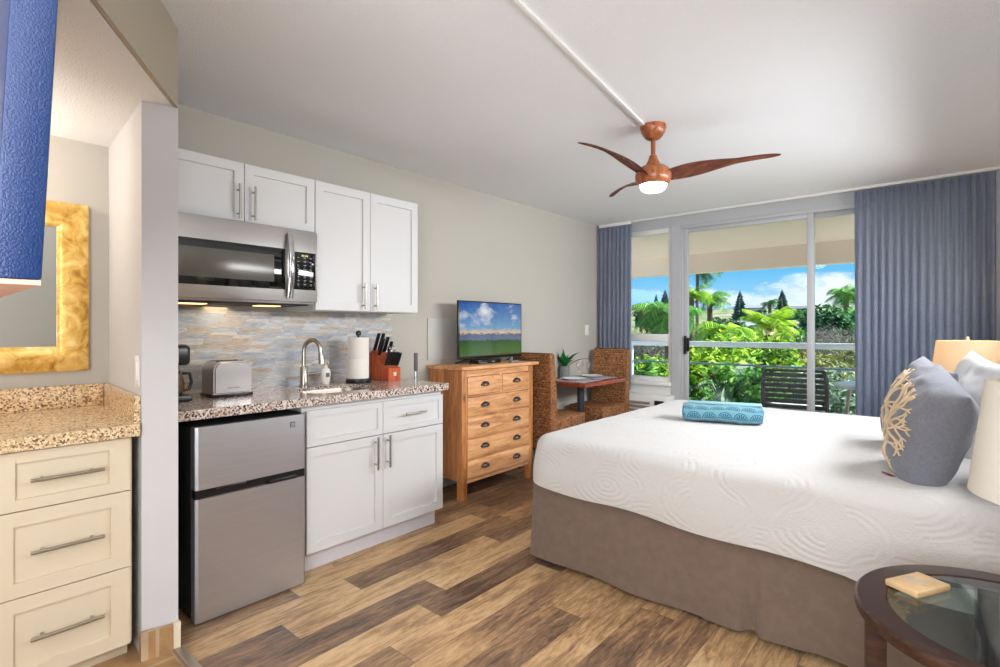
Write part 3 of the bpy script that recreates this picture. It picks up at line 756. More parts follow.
t = thing('light_switch', 'white light switch on the alcove side wall above the vanity', 'light switch', (.63, .598, 1.03))
bm = bmesh.new(); rotbox(bm, (.665,.6135,1.095), (.07,.005,.12), rz=-.0756, bev=.0015); obj('plate', bm, M_trimw, t)
bm = bmesh.new(); rotbox(bm, (.665,.6095,1.095), (.03,.004,.07), rz=-.0756, bev=.001); obj('rocker', bm, M_trimw, t)
t = thing('vanity_light', 'bar light with frosted shades above the vanity mirror', 'wall light', (.03, .05, 1.95))
obj('bar', B(.0002, .03, -.30, .22, 1.96, 2.0, .004), M_nickel, t)
for y in (-.22, -.04, .14):
    bm = bmesh.new(); tube(bm, [(.03,y,1.98), (.07,y,1.98)], .008, 8); lathe(bm, [(.03,1.99), (.045,1.94), (.05,1.90)], (.085,y,0), 20); obj('shade', bm, emit('frosted_shade_lit', (255,226,180), 14) if y == -.22 else bpy.data.materials['frosted_shade_lit'], t, 50)

# blue board hanging below the low ceiling at the left edge of the view
def mat_blue():
    m = bpy.data.materials.new('blue_gloss_paint'); t = NT(m); t.b.inputs['Base Color'].default_value = lin((24,50,98)); t.b.inputs['Roughness'].default_value = .28
    t.bump(t.noise(t.obj(), 300, 2), .5, .003); return m
t = thing('hanging_panel', 'thick blue painted board hanging in the upper left corner of the view', 'panel', (1.58, .13, 1.33))
bm = bmesh.new(); box(bm, 1.15, 2.01, .091, .146, 1.334, 2.125, .004)
for v in bm.verts: v.co.y += (v.co.z-1.334)*.045
p1 = obj('board', bm, mat_blue(), t)
bm = bmesh.new(); box(bm, 1.152, 2.008, .092, .145, 1.326, 1.3335); obj('bare_underside', bm, mat('bare_wood_pink', (222,176,158), .6, var=.05), p1, 0)

# ============================================================ DRESSER AND TELEVISION
M_pineV = wood('honey_pine_upright', (222,160,98), (194,128,74), (140,84,46), 5, 'Z')
M_pineY = wood('honey_pine_across', (236,186,138), (214,156,106), (158,102,64), 5, 'Y')
t = thing('dresser', 'honey-coloured wooden six-drawer dresser', 'dresser', (.2, 3.12, 0))
DX = .375
bm = B(.015, .402, 2.668, 3.592, .957, .982, .004); obj('top', bm, M_pineY, t)
def leg_bm(y, back):
    bm = bmesh.new(); x0 = .02 if back else DX-.055; box(bm, x0, x0+.055, y, y+.055, 0, .956, .003); return bm
for y in (2.69, 3.485):
    for b in (0, 1): obj('leg', leg_bm(y, b), M_pineV, t)
for y in (2.698, 3.512): obj('side_panel', B(.076, DX-.056, y, y+.02, .14, .956), M_pineV, t, 0)
obj('back_panel', B(.03, .045, 2.746, 3.484, .14, .956), M_pineV, t, 0)
bm = bmesh.new()
RZ = [(.768,.902), (.610,.750), (.452,.596), (.300,.438), (.148,.286)]
rails = [(.906,.956)] + [(.754,.764), (.598,.606), (.442,.448), (.290,.296), (.120,.143)]
for a, b in rails: box(bm, DX-.035, DX-.004, 2.7455, 3.4845, a, b)
box(bm, DX-.035, DX-.004, 3.120, 3.142, .764, .906)
box(bm, .06, DX-.036, 2.7455, 3.4845, .12, .135)
obj('front_rails', bm, M_pineY, t, 0)
def pull(bm, x, y, z):
    b2 = bmesh.new(); ell(b2, (0,0,0), (.028,.044,.028), 16, 12)
    bmesh.ops.bisect_plane(b2, geom=b2.verts[:]+b2.edges[:]+b2.faces[:], plane_co=(0,0,-.004), plane_no=(0,0,1), clear_inner=True)
    bmesh.ops.bisect_plane(b2, geom=b2.verts[:]+b2.edges[:]+b2.faces[:], plane_co=(0,0,0), plane_no=(1,0,0), clear_inner=True)
    bmesh.ops.solidify(b2, geom=b2.faces[:], thickness=.002)
    merge(bm, b2, Matrix.Translation((x,y,z))); box(bm, x-.001, x+.002, y-.048, y+.048, z-.002, z+.010, .001)
    return bm
M_iron = mat('antique_iron', (84,76,74), .35, .8)
def drawer(y0, y1, z0, z1, hs):
    d = obj('drawer', B(DX-.03, DX+.003, y0, y1, z0, z1, .003), M_pineY, t)
    for y in hs: obj('cup_pull', pull(bmesh.new(), DX+.004, y, (z0+z1)/2), M_iron, d, 50)
drawer(2.748, 3.118, *RZ[0], (2.935,)); drawer(3.144, 3.482, *RZ[0], (3.315,))
for z0, z1 in RZ[1:]: drawer(2.748, 3.482, z0, z1, (2.935, 3.315))

t = thing('television', 'flat screen television on the wooden dresser showing a landscape', 'television', (.2, 3.19, .983))
tv0, tv1 = 2.822, 3.60
bm = B(.185, .205, tv0, tv1, 1.022, 1.482, .003); bz = obj('housing', bm, M_black, t)
bm = B(.2052, .2062, tv0+.012, tv1-.012, 1.045, 1.472); obj('screen', bm, mat_screen(), t, 0)
for y in (2.92, 3.50):
    s = -1 if y < 3.2 else 1
    bm = bmesh.new(); tube(bm, [(.10,y+s*.03,.9875), (.195,y-s*.02,1.025), (.295,y+s*.06,.9875)], .005, 8); obj('foot', bm, M_black, t, 40)
t = thing('cable_box', 'small black set-top box under the television', 'media box', (.24, 3.12, .983))
obj('body', B(.14, .25, 3.0, 3.27, .9825, 1.012, .003), M_black, t)
obj('display', B(.2505, .2512, 3.16, 3.19, .993, 1.0), mat('grey_print', (130,140,150), .4), t, 0); obj('lettering_strip', B(.2505, .2512, 3.02, 3.10, .990, .994), mat('grey_print', (130,140,150), .4), t, 0)
bm = B(.30, .34, 3.30, 3.40, .9825, 1.0, .004); tag(obj('remote_control', bm, mat('remote_grey', (120,120,124), .4)), 'grey remote control lying beside the black media box', 'remote')
bm = B(.0005, .012, 2.683, 3.05, 1.02, 1.345, .002); tag(obj('wall_rectangle', bm, mat('rectangle_grey', (188,188,184), .7)), 'flat grey rectangle on the wall left of the television', 'wall panel')  # thin neutral grey box lying on the wall
t = thing('wall_switch', 'white switch plate on the left wall beside the blue curtain', 'switch', (.003, 5.02, 1.19))
obj('plate', B(.0005, .006, 4.985, 5.055, 1.19, 1.305, .002), M_trimw, t); obj('toggle', B(.006, .013, 5.012, 5.028, 1.235, 1.262, .001), M_trimw, t)

# ============================================================ DINING
M_wick = mat_wicker()
def wicker_chair(name, label, loc, rz):
    t = thing(name, label, 'chair', (0,0,0), 'woven dining chairs')
    # local: faces +y, back at y=0
    bm = bmesh.new(); prism(bm, [(-.045,.22), (.045,.22), (.045,.50), (.03,.78), (-.002,1.035), (-.012,1.045), (-.065,1.045), (-.075,1.035), (-.055,.6)], 'X', -.205, .205)
    bmesh.ops.bevel(bm, geom=bm.edges[:], offset=.005, segments=2, affect='EDGES'); obj('backrest', bm, M_wick, t, 40)
    obj('seat', B(-.205, .205, .0455, .50, .22, .485, .018, 3), M_wick, t, 40)
    bm = B(-.2, .2, -.068, -.01, 1.0455, 1.0505, .002); obj('top_binding', bm, mat('dark_rattan', (112,60,38), .5), t)
    for x in (-.17, .17):
        for y in (0., .46): obj('leg', B(x-.02, x+.02, y-.02, y+.02, 0, .219, .002), mat('chair_leg_wood', (84,48,30), .5), t)
    t.location = loc; t.rotation_euler = (0,0,rz); return t
wicker_chair('wicker_chair', 'woven wicker chair with its back to the dresser', (.285, 3.70, 0), 0)
wicker_chair('wicker_chair', 'woven wicker chair in front of the left blue curtain', (.275, 5.045, 0), PI)

t = thing('dining_table', 'small reddish-brown dining table on one dark pedestal', 'table', (.27, 4.54, 0))
M_red = wood('mahogany_top', (170,86,54), (138,62,40), (96,42,30), 5, 'Y', .25, .04, False)
obj('tabletop', B(.015, .55, 4.10, 4.89, .722, .76, .004), M_red, t)
bm = bmesh.new(); lathe(bm, [(.036,.03), (.036,.70), (.10,.705), (.10,.7215)], (.25,4.5,0), 24); obj('pedestal', bm, mat('charcoal_steel', (52,60,68), .4, .3), t, 40)
bm = bmesh.new(); lathe(bm, [(.20,0), (.20,.012), (.05,.03), (.036,.03)], (.25,4.5,0), 32); obj('base_disc', bm, mat('charcoal_steel', (52,60,68), .4, .3), t, 30)
def mat_mat():
    m = bpy.data.materials.new('striped_placemat'); t = NT(m)
    w = t.add('ShaderNodeTexWave'); w.inputs['Scale'].default_value = 9; w.inputs['Distortion'].default_value = .3; t.lk(t.obj(), w.inputs['Vector'])
    t.lk(t.ramp(w.outputs['Fac'], [(.25, (70,80,112)), (.5, (206,202,200))]), t.b.inputs['Base Color']); t.b.inputs['Roughness'].default_value = .8; return m
M_mt = mat_mat()
M_china = mat('white_china', (236,236,238), .15)
for (px, py, l1, l2) in ((.30, 4.32, 'blue striped placemat on the table end nearest the dresser', 'white dinner plate on the table end nearest the dresser'), (.27, 4.70, 'blue striped placemat on the table end nearest the window', 'white dinner plate on the table end nearest the window')):
    bm = B(px-.21, px+.21, py-.16, py+.16, .7605, .7635, .001); tag(obj('placemat', bm, M_mt), l1, 'placemat', 'striped placemats')
    bm = bmesh.new(); lathe(bm, [(.06,.764), (.07,.7645), (.105,.776), (.125,.782), (.127,.784), (.124,.785), (.1,.780), (.07,.770), (.001,.769)], (px-.02,py,0), 40); tag(obj('dinner_plate', bm, M_china, smooth=60), l2, 'plate', 'dinner plates')
M_clear = glass('wine_glass_clear', (255,255,255), 1.2)
def wine(x, y, lb):
    t = thing('wine_glass', lb, 'wine glass', (x, y, .76), 'wine glasses')
    bm = bmesh.new(); lathe(bm, [(.034,.7642), (.034,.766), (.006,.770), (.004,.775), (.004,.835), (.008,.842)], (x,y,0), 24); obj('stem', bm, M_clear, t, 50)
    bm = bmesh.new(); lathe(bm, [(.004,.842), (.024,.855), (.036,.88), (.038,.90), (.033,.935), (.0315,.935), (.036,.90), (.034,.88), (.022,.858), (.003,.846)], (x,y,0), 24); obj('bowl', bm, M_clear, t, 60)
wine(.34, 4.52, 'clear wine glass on the side of the table nearest the bed')
wine(.175, 4.60, 'clear wine glass beside the potted plant')
t = thing('potted_plant', 'small green leafy plant in a grey pot on the dining table', 'plant', (.07, 4.48, .76))
bm = bmesh.new(); lathe(bm, [(.045,.7605), (.05,.765), (.053,.88), (.048,.88), (.046,.86), (.001,.86)], (.07,4.48,0), 28); obj('pot', bm, mat('grey_ceramic', (122,128,126), .3), t, 40)
M_leaf0 = mat('aloe_green', (42,134,60), .35, var=.3, vscale=30)
def bladeleaf(bm, c, az, L, w, el0, droop, seg=9):
    d = Vector((math.cos(az), math.sin(az), 0)); s = Vector((-math.sin(az), math.cos(az), 0)); p = Vector(c); e = el0; prev = None
    for k in range(seg+1):
        u = k/seg; ww = w*(.45+1.3*u*(1-u)*2)*(1-u**3); nrm = Vector((-d.x*math.sin(e), -d.y*math.sin(e), math.cos(e)))
        row = [bm.verts.new(p-s*ww+nrm*ww*.5), bm.verts.new(p), bm.verts.new(p+s*ww+nrm*ww*.5)]
        if prev:
            bm.faces.new((prev[0], prev[1], row[1], row[0])); bm.faces.new((prev[1], prev[2], row[2], row[1]))
        prev = row; p = p+(d*math.cos(e)+Vector((0,0,1))*math.sin(e))*L/seg; e -= droop/seg
r = random.Random(5)
def clampwall(bm, xmin=.008):
    for v in bm.verts: v.co.x = max(v.co.x, xmin)
for k in range(13):
    bm = bmesh.new(); az = k*2.4+r.uniform(-.3,.3)
    bladeleaf(bm, (.07+.012*math.cos(az), 4.48+.012*math.sin(az), .862), az, r.uniform(.14,.26), .017, r.uniform(.85,1.5), r.uniform(.3,1.3)); bmesh.ops.solidify(bm, geom=bm.faces[:], thickness=.003); clampwall(bm)
    obj('leaf', bm, M_leaf0, t, 60)
bm = bmesh.new(); bladeleaf(bm, (.08,4.50,.862), .75, .32, .012, .75, 1.1); bmesh.ops.solidify(bm, geom=bm.faces[:], thickness=.002); obj('leaf', bm, mat('dark_leaf', (72,86,70), .4), t, 60)

# ============================================================ BED
BX0, BX1, BY0, BY1 = 1.30, 3.44, 2.275, 4.275; BZ = .68
t = thing('bed', 'large bed under a white coverlet with a brown skirt', 'bed', (2.37, 3.27, 0))
obj('mattress', B(BX0+.05, BX1-.01, BY0+.05, BY1-.05, .40, .655, .06, 4), mat('mattress_ticking', (225,222,216), .8), t, 40)
obj('box_spring', B(BX0+.06, BX1-.01, BY0+.06, BY1-.06, .18, .395, .02), mat('box_spring_cloth', (120,110,104), .8), t)
bm = bmesh.new()
for x in (1.72, 2.35, 3.2):
    for y in (2.55, 3.27, 4.0): tube(bm, [(x,y,.03), (x,y,.18)], .018, 10); ell(bm, (x,y,.028), (.028,.02,.0275), 14, 10)
obj('caster_legs', bm, M_black, t)
def rloop(off, rc, n=26, per=30):
    """points round the bed outline grown by off"""
    cx, cy = (BX0+BX1)/2, (BY0+BY1)/2; hx, hy = (BX1-BX0)/2+off, (BY1-BY0)/2+off; rc = max(.01, rc+off); pts = []
    cs = ((1,1,0), (-1,1,90), (-1,-1,180), (1,-1,270))
    for i, (sx, sy, a0) in enumerate(cs):
        for k in range(n):
            a = math.radians(a0+90*k/n); pts.append((cx+sx*(hx-rc)+rc*math.cos(a), cy+sy*(hy-rc)+rc*math.sin(a)))
        nx = cs[(i+1)%4]; a = math.radians(nx[2]); p0 = (cx+sx*(hx-rc)+rc*math.cos(a), cy+sy*(hy-rc)+rc*math.sin(a)); p1 = (cx+nx[0]*(hx-rc)+rc*math.cos(a), cy+nx[1]*(hy-rc)+rc*math.sin(a))
        for k in range(per*2): u = k/(per*2); pts.append((p0[0]+(p1[0]-p0[0])*u, p0[1]+(p1[1]-p0[1])*u))
    return pts
bm = bmesh.new(); loops = []
prof = [(-(.90)*(1-k/14)-.085, BZ) for k in range(15)]
prof += [(-.075*(1-math.sin(a)), BZ-.075*(1-math.cos(a))) for a in [PI/2*k/6 for k in range(1,7)]]
for k in range(1, 11): prof.append((.004*k/10, None if k else BZ, k/10)) if False else prof.append((.022*math.sin(k/10*PI*.6), -k/10))
for (off, z) in prof:
    lp = []
    for (x, y) in rloop(off, .13):
        hem = .345+.075*max(0, min(1, (3.2-x)/1.9))+.008*math.sin(x*9+y*7)
        zz = z if z > 0 else (BZ-.075)+(-z)*(hem-(BZ-.075))
        nz = noise.noise(Vector((x*2.2, y*2.2, zz*2)))
        bul = .012*noise.noise(Vector((x*3, y*3, zz*4+5)))
        ox = 0
        if zz > BZ-.02: zz += .006*nz+.002*noise.noise(Vector((x*9, y*9, 1)))
        if x > 2.80: zz += .010 if z > BZ-.03 and z > 0 else 0
        yy = y - (.010 if (x > 2.80 and y < 2.5 and (z < BZ-.03)) else 0) - (bul if y < 2.6 and z < BZ-.03 else 0)
        xx = x + (bul if x < 1.5 and z < BZ-.03 else 0)
        lp.append(bm.verts.new((min(xx, 3.46), yy, zz)))
    loops.append(lp)
for a, b in zip(loops, loops[1:]):
    n = len(a)
    for k in range(n): bm.faces.new((a[k], a[(k+1)%n], b[(k+1)%n], b[k]))
bm.faces.new(loops[0][::-1]); bmesh.ops.recalc_face_normals(bm, faces=bm.faces[:])
obj('coverlet', bm, mat_quilt(), t, 60)
# skirt with box pleats
def skirt():
    bm = bmesh.new(); pts = [p for p in rloop(-.022, .03, 4, 60) if p[0] < 3.42]
    # order so that the run starts at the head end on the near side
    i0 = max(range(len(pts)), key=lambda i: (pts[i][1] < 2.4)*10+pts[i][0]); pts = pts[i0:]+pts[:i0]
    if pts[1][1] > 2.4 or abs(pts[1][0]-pts[0][0]) > .5: pts = [pts[0]]+pts[:0:-1]
    loops = []; N = 8
    for j in range(N+1):
        v = j/N; lp = []
        for (x, y) in pts:
            cx, cy = 2.37, 3.275; near = y < 2.35; far = y > 4.2; fl = .035*v
            z = .43+(.014-.43)*v+.012*v*math.sin(x*5+y*3)*.6+.01*v
            yy, xx = y, x
            w = .010*math.sin(x*13+y*17)*v+.006*noise.noise(Vector((x*6, y*6, v*3)))
            if near:
                yy -= fl+w
                dpl = abs(x-2.45)
                if dpl < .035: yy += .05*(1-dpl/.035)*v
                z -= .006*v if dpl > .035 and dpl < .2 else 0
            elif far: yy += fl+w
            else: xx -= fl*.6+w
            lp.append(bm.verts.new((xx, yy, max(.012, z))))
        loops.append(lp)
    for a, b in zip(loops, loops[1:]):
        for k in range(len(a)-1): bm.faces.new((a[k], a[k+1], b[k+1], b[k]))
    bmesh.ops.recalc_face_normals(bm, faces=bm.faces[:]); bmesh.ops.solidify(bm, geom=bm.faces[:], thickness=.003); return bm
obj('bed_skirt', skirt(), mat('mushroom_linen', (120,102,90), .85, var=.04, vscale=26, bump=.35, bscale=14, bdist=.02, sheen=.2), t, 60)
obj('headboard', B(3.47, 3.57, 2.22, 4.33, .0, 1.12, .02, 3), mat('headboard_walnut', (92,64,46), .45, var=.2, stretch=(1,1,.1)), t)

# rolled towel
t = thing('beach_towel', 'teal towel with shell pattern rolled on the bed', 'towel', (0,0,0))
bm = bmesh.new(); S = 40; g = []; WL = bm.verts.layers.float.new('wrap')
for i in range(15):
    u = i/14; x = -.225+.45*u; e = 1-.10*(abs(2*u-1)**8); row = []
    for k in range(S):
        a = 2*PI*k/S; ca, sa = math.cos(a), math.sin(a)
        rx = .10*math.copysign(abs(ca)**.75, ca); rz = .052*math.copysign(abs(sa)**.75, sa)
        row.append(bm.verts.new((x+.004*math.sin(a*3), rx*e, .053+rz*e+.003*math.sin(u*9+a))))
        row[-1][WL] = (1.5*PI-(a if a <= 1.5*PI else a-2*PI))/PI*.21
    g.append(row)
for a, b in zip(g, g[1:]):
    for k in range(S): bm.faces.new((a[k], a[(k+1)%S], b[(k+1)%S], b[k]))
bm.faces.new(g[0][::-1]); bm.faces.new(g[-1]); obj('roll', bm, mat_towel(), t, 50)
bm = bmesh.new(); pts = []
for k in range(60):
    a = k*.28; rr = .09*(1-k/70); pts.append((-.2275, rr*math.cos(a), .053+.5*rr*math.sin(a)))
tube(bm, pts, .0025, 6); obj('rolled_edge', bm, mat('teal_edge', (30,120,146), .9), t)
bm = bmesh.new(); box(bm, -.20, .223, -.01, .07, .1035, .115, .005); obj('top_fold', bm, mat('pale_teal_terry', (150,196,206), .95, bump=.4, bscale=400), t)
t.location = (1.99, 3.36, .684); t.rotation_euler = (0,0,math.radians(17))

# pillows
M_slate = mat('slate_linen', (118,120,130), .9, var=.05, vscale=90, bump=.3, bscale=500, sheen=.2)
M_sham = mat('oatmeal_linen', (204,203,204), .9, var=.03, bump=.3, bscale=420, sheen=.2)
M_coral = mat('gold_embroidery', (222,198,164), .6, bump=.5, bscale=300)
def psurf(u, v, w, h, th, side, seed):
    e = max(0, (1-u*u)*(1-v*v)); x = w/2*u*(1-.07*(1-u*u*0)*(1-v*v)*abs(u)); z = h/2*v*(1-.07*(1-u*u)*abs(v))
    y = side*(th/2*(e**.42)) + .016*noise.noise(Vector((u*2.2+seed, v*2.2, side)))*min(1, e*4) + .006*noise.noise(Vector((u*5, v*5+seed, side)))*min(1, e*4)
    return Vector((x, y, z))
def pillow_bm(w, h, th, seed):
    bm = bmesh.new(); N = 34; G = {}
    def q(i): s = math.sin(PI/2*(2*i/N-1)); return s
    for side in (-1, 1):
        for i in range(N+1):
            for j in range(N+1):
                u, v = q(i), q(j); edge = i in (0, N) or j in (0, N)
                if edge and side == 1: G[(side,i,j)] = G[(-1,i,j)]; continue
                G[(side,i,j)] = bm.verts.new(psurf(u, v, w, h, th, side, seed))
        for i in range(N):
            for j in range(N):
                f = [G[(side,i,j)], G[(side,i+1,j)], G[(side,i+1,j+1)], G[(side,i,j+1)]]
                bm.faces.new(f if side == -1 else f[::-1])
    return bm
def coral_bm(w, h, th, seed, s0):
    bm = bmesh.new(); r = random.Random(s0)
    def P(u, v): u = max(-.97, min(.97, u)); v = max(-.97, min(.97, v)); return psurf(u, v, w, h, th, -1, seed)+Vector((0,-.003,0))
    def grow(u, v, a, L, rad, depth):
        pts = [P(u, v)]; n = 5
        for k in range(n):
            a += r.uniform(-.18,.18); u += math.cos(a)*L/n; v += math.sin(a)*L/n; pts.append(P(u, v))
        tube(bm, pts, [rad*(1-.25*k/n) for k in range(n+1)], 6)
        if depth > 0:
            for s in (-1, 1): grow(u, v, a+s*r.uniform(.28,.55), L*r.uniform(.62,.82), rad*.82, depth-1)
            if r.random() < .5: pass
    base = (-.22, -.20)
    for a in (-1.1, -.5, 0., .5, 1.05, 1.6, 2.2, 2.9, 3.9):
        grow(base[0]+.05*math.cos(a), base[1]+.05*math.sin(a), a, .33, .0070, 3)
    return bm
def pillow(label, loc, rz, tilt, w, h, th, m, seed, group, coral=0, roll=0):
    t = thing('pillow', label, 'pillow', (0,0,0), group)
    obj('cover', pillow_bm(w, h, th, seed), m, t, 80)
    if coral: obj('coral_embroidery', coral_bm(w, h, th, seed, coral), M_coral, t, 60)
    t.matrix_world = Matrix.Translation(loc) @ Matrix.Rotation(rz,4,'Z') @ Matrix.Rotation(tilt,4,'X') @ Matrix.Rotation(roll,4,'Y')
    t.location = loc; t.rotation_mode = 'XYZ'
    e = (Matrix.Rotation(rz,3,'Z') @ Matrix.Rotation(tilt,3,'X') @ Matrix.Rotation(roll,3,'Y')).to_euler(); t.rotation_euler = e
    return t
# face normal is local -Y; rz=-90deg would face -X
D = math.radians
pillow('slate cushion with tan coral embroidery nearest the camera', (3.0, 2.60, .872), D(-74), D(-17), .42, .43, .23, M_slate, 1.0, 'coral cushions', 11, D(13))
pillow('slate cushion with tan coral embroidery behind the front one', (2.945, 3.16, .892), D(-70), D(-20), .42, .44, .20, M_slate, 4.0, 'coral cushions', 23, D(8))
pillow('plump pale grey pillow behind the front coral cushion', (3.26, 2.50, .865), D(-82), D(-16), .52, .42, .20, M_sham, 8.0, 'pale pillows')
pillow('pale grey pillow standing behind both coral cushions', (3.14, 3.30, .895), D(-74), D(-16), .52, .48, .17, M_sham, 12.0, 'pale pillows', 0, D(6))
bm = bmesh.new(); rotbox(bm, (2.885, 2.52, .6945), (.03,.045,.005), .6, .3, 0, .001); tag(obj('cushion_tag', bm, mat('maroon_tag', (120,40,50), .7)), 'small maroon fabric tag at the foot of the front cushion', 'tag')

# ============================================================ BEDSIDE TABLES AND LAMPS
M_esp = wood('espresso_wood', (84,56,44), (62,40,32), (40,26,22), 7, 'X', .22, .06, False)
M_tglass = glass('table_glass', (225,238,234), 1.6)
def side_table(cx, cy, h, R, label, a0):
    t = thing('bedside_table', label, 'table', (cx, cy, 0), 'round glass-topped bedside tables')
    bm = bmesh.new(); lathe(bm, [(R-.07,h-.035), (R-.008,h-.035), (R,h-.028), (R,h-.006), (R-.006,h), (R-.066,h), (R-.07,h-.004), (R-.07,h-.035)], (cx,cy,0), 72, caps=False)
    obj('wooden_rim', bm, M_esp, t, 35)
    bm = bmesh.new(); lathe(bm, [(.001,h-.012), (R-.071,h-.012), (R-.071,h-.003), (.001,h-.003)], (cx,cy,0), 64); obj('glass_inset', bm, M_tglass, t, 30)
    for k in range(4):
        a = a0+k*PI/2; p = Vector((cx+(R-.045)*math.cos(a), cy+(R-.045)*math.sin(a), (h-.035)/2))
        bm = bmesh.new(); rotbox(bm, p, (.045,.045,h-.0355), rz=a, bev=.002); obj('leg', bm, M_esp, t)
    bm = bmesh.new(); 
    for k in range(2):
        a = a0+k*PI/2; rotbox(bm, (cx,cy,.14+k*.0205), ((R-.07)*2, .035, .02), rz=a)
    obj('cross_stretcher', bm, M_esp, t)
    return t
side_table(3.20, 1.755, .55, .335, 'dark round glass-topped table in the lower right corner', D(191))
side_table(3.21, 4.68, .60, .335, 'dark round bedside table at the far side of the bed', D(191))
bm = bmesh.new(); rotbox(bm, (2.998,1.832,.5575), (.135,.085,.018), rz=D(60), bev=.005); t = thing('coaster', 'square tan wooden coaster on the round glass table', 'coaster', (2.998,1.832,.5475)); obj('tile', bm, mat('tan_stone', (226,190,142), .35, var=.06), t)
bm = bmesh.new(); r = random.Random(9)
for k in range(5): ell(bm, (2.998+r.uniform(-.022,.022), 1.832+r.uniform(-.02,.02), .5667), (.011,.006,.0009), 10, 6)
obj('printed_motif', bm, mat('faded_print', (196,186,176), .5), t)

M_shade_off = mat('cream_shade_linen', (240,228,208), .9)
def mat_shade(name, c):
    m = bpy.data.materials.new(name); t = NT(m); t.n.remove(t.b)
    d = t.add('ShaderNodeBsdfDiffuse'); d.inputs[0].default_value = lin(c); tr = t.add('ShaderNodeBsdfTranslucent'); tr.inputs[0].default_value = lin(c)
    mx = t.add('ShaderNodeMixShader'); mx.inputs[0].default_value = .5; t.lk(d.outputs[0], mx.inputs[1]); t.lk(tr.outputs[0], mx.inputs[2]); t.lk(mx.outputs[0], t.out.inputs[0]); return m
M_shade = mat_shade('linen_lamp_shade', (244,232,210)); M_shadew = mat_shade('white_lamp_shade', (250,248,242))
def lamp(x, y, z, label, on, zs):
    t = thing('table_lamp', label, 'lamp', (x, y, z), 'bedside lamps')
    bm = bmesh.new(); lathe(bm, [(.075,z+.0005), (.08,z+.012), (.05,z+.03), (.075,z+.09), (.085,z+.15), (.06,z+.22), (.025,z+.255), (.02,z+.27)], (x,y,0), 36); obj('base', bm, mat('ceramic_lamp_base', (210,204,192), .3), t, 60)
    zb = zs-.248
    bm = bmesh.new(); tube(bm, [(x,y,z+.268), (x,y,zs-.01)], .006, 10); 
    for k in range(3): a = k*2*PI/3; tube(bm, [(x,y,zs-.012), (x+.158*math.cos(a), y+.158*math.sin(a), zs-.012)], .002, 6)
    obj('rod', bm, M_nickel, t, 40)
    bm = bmesh.new(); lathe(bm, [(.192,zb), (.162,zs), (.160,zs), (.190,zb), (.192,zb)], (x,y,0), 64, caps=False); sh = obj('lamp_shade', bm, M_shade if on else M_shadew, t, 40)
    bm = bmesh.new(); lathe(bm, [(.012,zs-.01), (.012,zs+.008), (.008,zs+.016), (.010,zs+.022), (.001,zs+.028)], (x,y,0), 16); obj('finial', bm, mat('cream_finial', (228,212,180), .4), t, 50)
    bm = bmesh.new(); ell(bm, (x,y,zs-.12), (.03,.03,.04)); obj('bulb', bm, emit('warm_bulb', (255,196,110), 40) if on else mat('frosted_bulb', (240,238,230), .3), t, 60)
    return t
lamp(3.287, 1.60, .5505, 'cream-shaded table lamp at the right edge nearest the camera', False, 1.147)
lamp(3.15, 4.65, .6005, 'glowing cream-shaded table lamp in front of the blue curtain', True, 1.182)

# ============================================================ BALCONY
M_conc = mat('balcony_concrete', (226,218,208), .8, var=.06, vscale=4, bump=.2, bscale=60)
struct('floor_balcony', B(-1.5, 5.2, YW+.12, 6.95, -.25, -.03), M_conc)
M_sof = mat('soffit_stucco', (250,228,210), .85, bump=.2, bscale=80)
bm = bmesh.new(); prism(bm, [(YW+.12,2.36), (6.80,2.235), (6.80,1.99), (6.95,1.99), (6.95,2.70), (YW+.12,2.70)], 'X', -1.6, 5.3); struct('ceiling_balcony', bm, M_sof)
t = thing('balcony_railing', 'white metal balcony railing outside the glass door', 'railing', (1.8, 6.8, -.03))
M_rail = mat('white_rail_paint', (246,247,250), .4)
obj('top_rail', B(-1.5, 5.2, 6.77, 6.83, 1.032, 1.10, .006), M_rail, t)
bm = bmesh.new(); tube(bm, [(-1.5,6.80,.815), (5.2,6.80,.815)], .012, 10); obj('lower_rail', bm, mat('blue_grey_metal', (120,136,156), .35, .5), t)
for x in (-.9, -.35, 2.35+.4, 4.3):
    obj('post', B(x-.02, x+.02, 6.785, 6.815, -.03, 1.031, .003), M_rail, t)

# outdoor chair
t = thing('patio_chair', 'dark slatted outdoor chair on the balcony', 'chair', (0,0,0))
M_pc = mat('dark_resin_wood', (92,82,82), .6, var=.12)
for k in range(7):
    z = .47+k*.054; wv = .275-.012*(k == 6)
    obj('back_slat', B(-wv, wv, -.012, .004, z, z+.042, .004), M_pc, t)
for x in (-.29, .29):
    bm = bmesh.new(); tube(bm, [(x,0,0), (x,0,.45), (x*.98,.0,.78), (x*.9,.0,.86)], .02, 8); obj('rear_post', bm, M_pc, t)
    bm = bmesh.new(); tube(bm, [(x,-.50,0), (x,-.50,.60)], .02, 8); tube(bm, [(x,-.52,.61), (x,.0,.61)], .02, 8); obj('arm_frame', bm, M_pc, t)
bm = bmesh.new(); box(bm, -.268, .268, -.5, -.025, .40, .425, .004); obj('seat', bm, M_pc, t)
bm = bmesh.new(); tube(bm, [(-.27,0,.861), (.27,0,.861)], .014, 8); obj('top_bar', bm, M_pc, t)
t.location = (1.845, 6.03, -.03); t.rotation_euler = (0,0,D(189))
t2 = thing('seat_cushion', 'pale flat cushion on the dark outdoor chair', 'cushion', (0,0,0))
bm = B(-.25, .25, -.46, -.04, .4265, .465, .015, 3); obj('pad', bm, mat('bleached_canvas', (226,222,218), .9), t2)
t2.location = t.location; t2.rotation_euler = t.rotation_euler
t = thing('patio_table', 'round white outdoor table beside the dark patio chair', 'table', (2.60, 6.28, -.03))
bm = bmesh.new(); lathe(bm, [(.33,.685), (.345,.69), (.35,.71), (.34,.72), (.001,.722)], (2.52,6.22,0), 44); obj('tabletop', bm, mat('white_resin', (232,232,234), .4), t, 40)
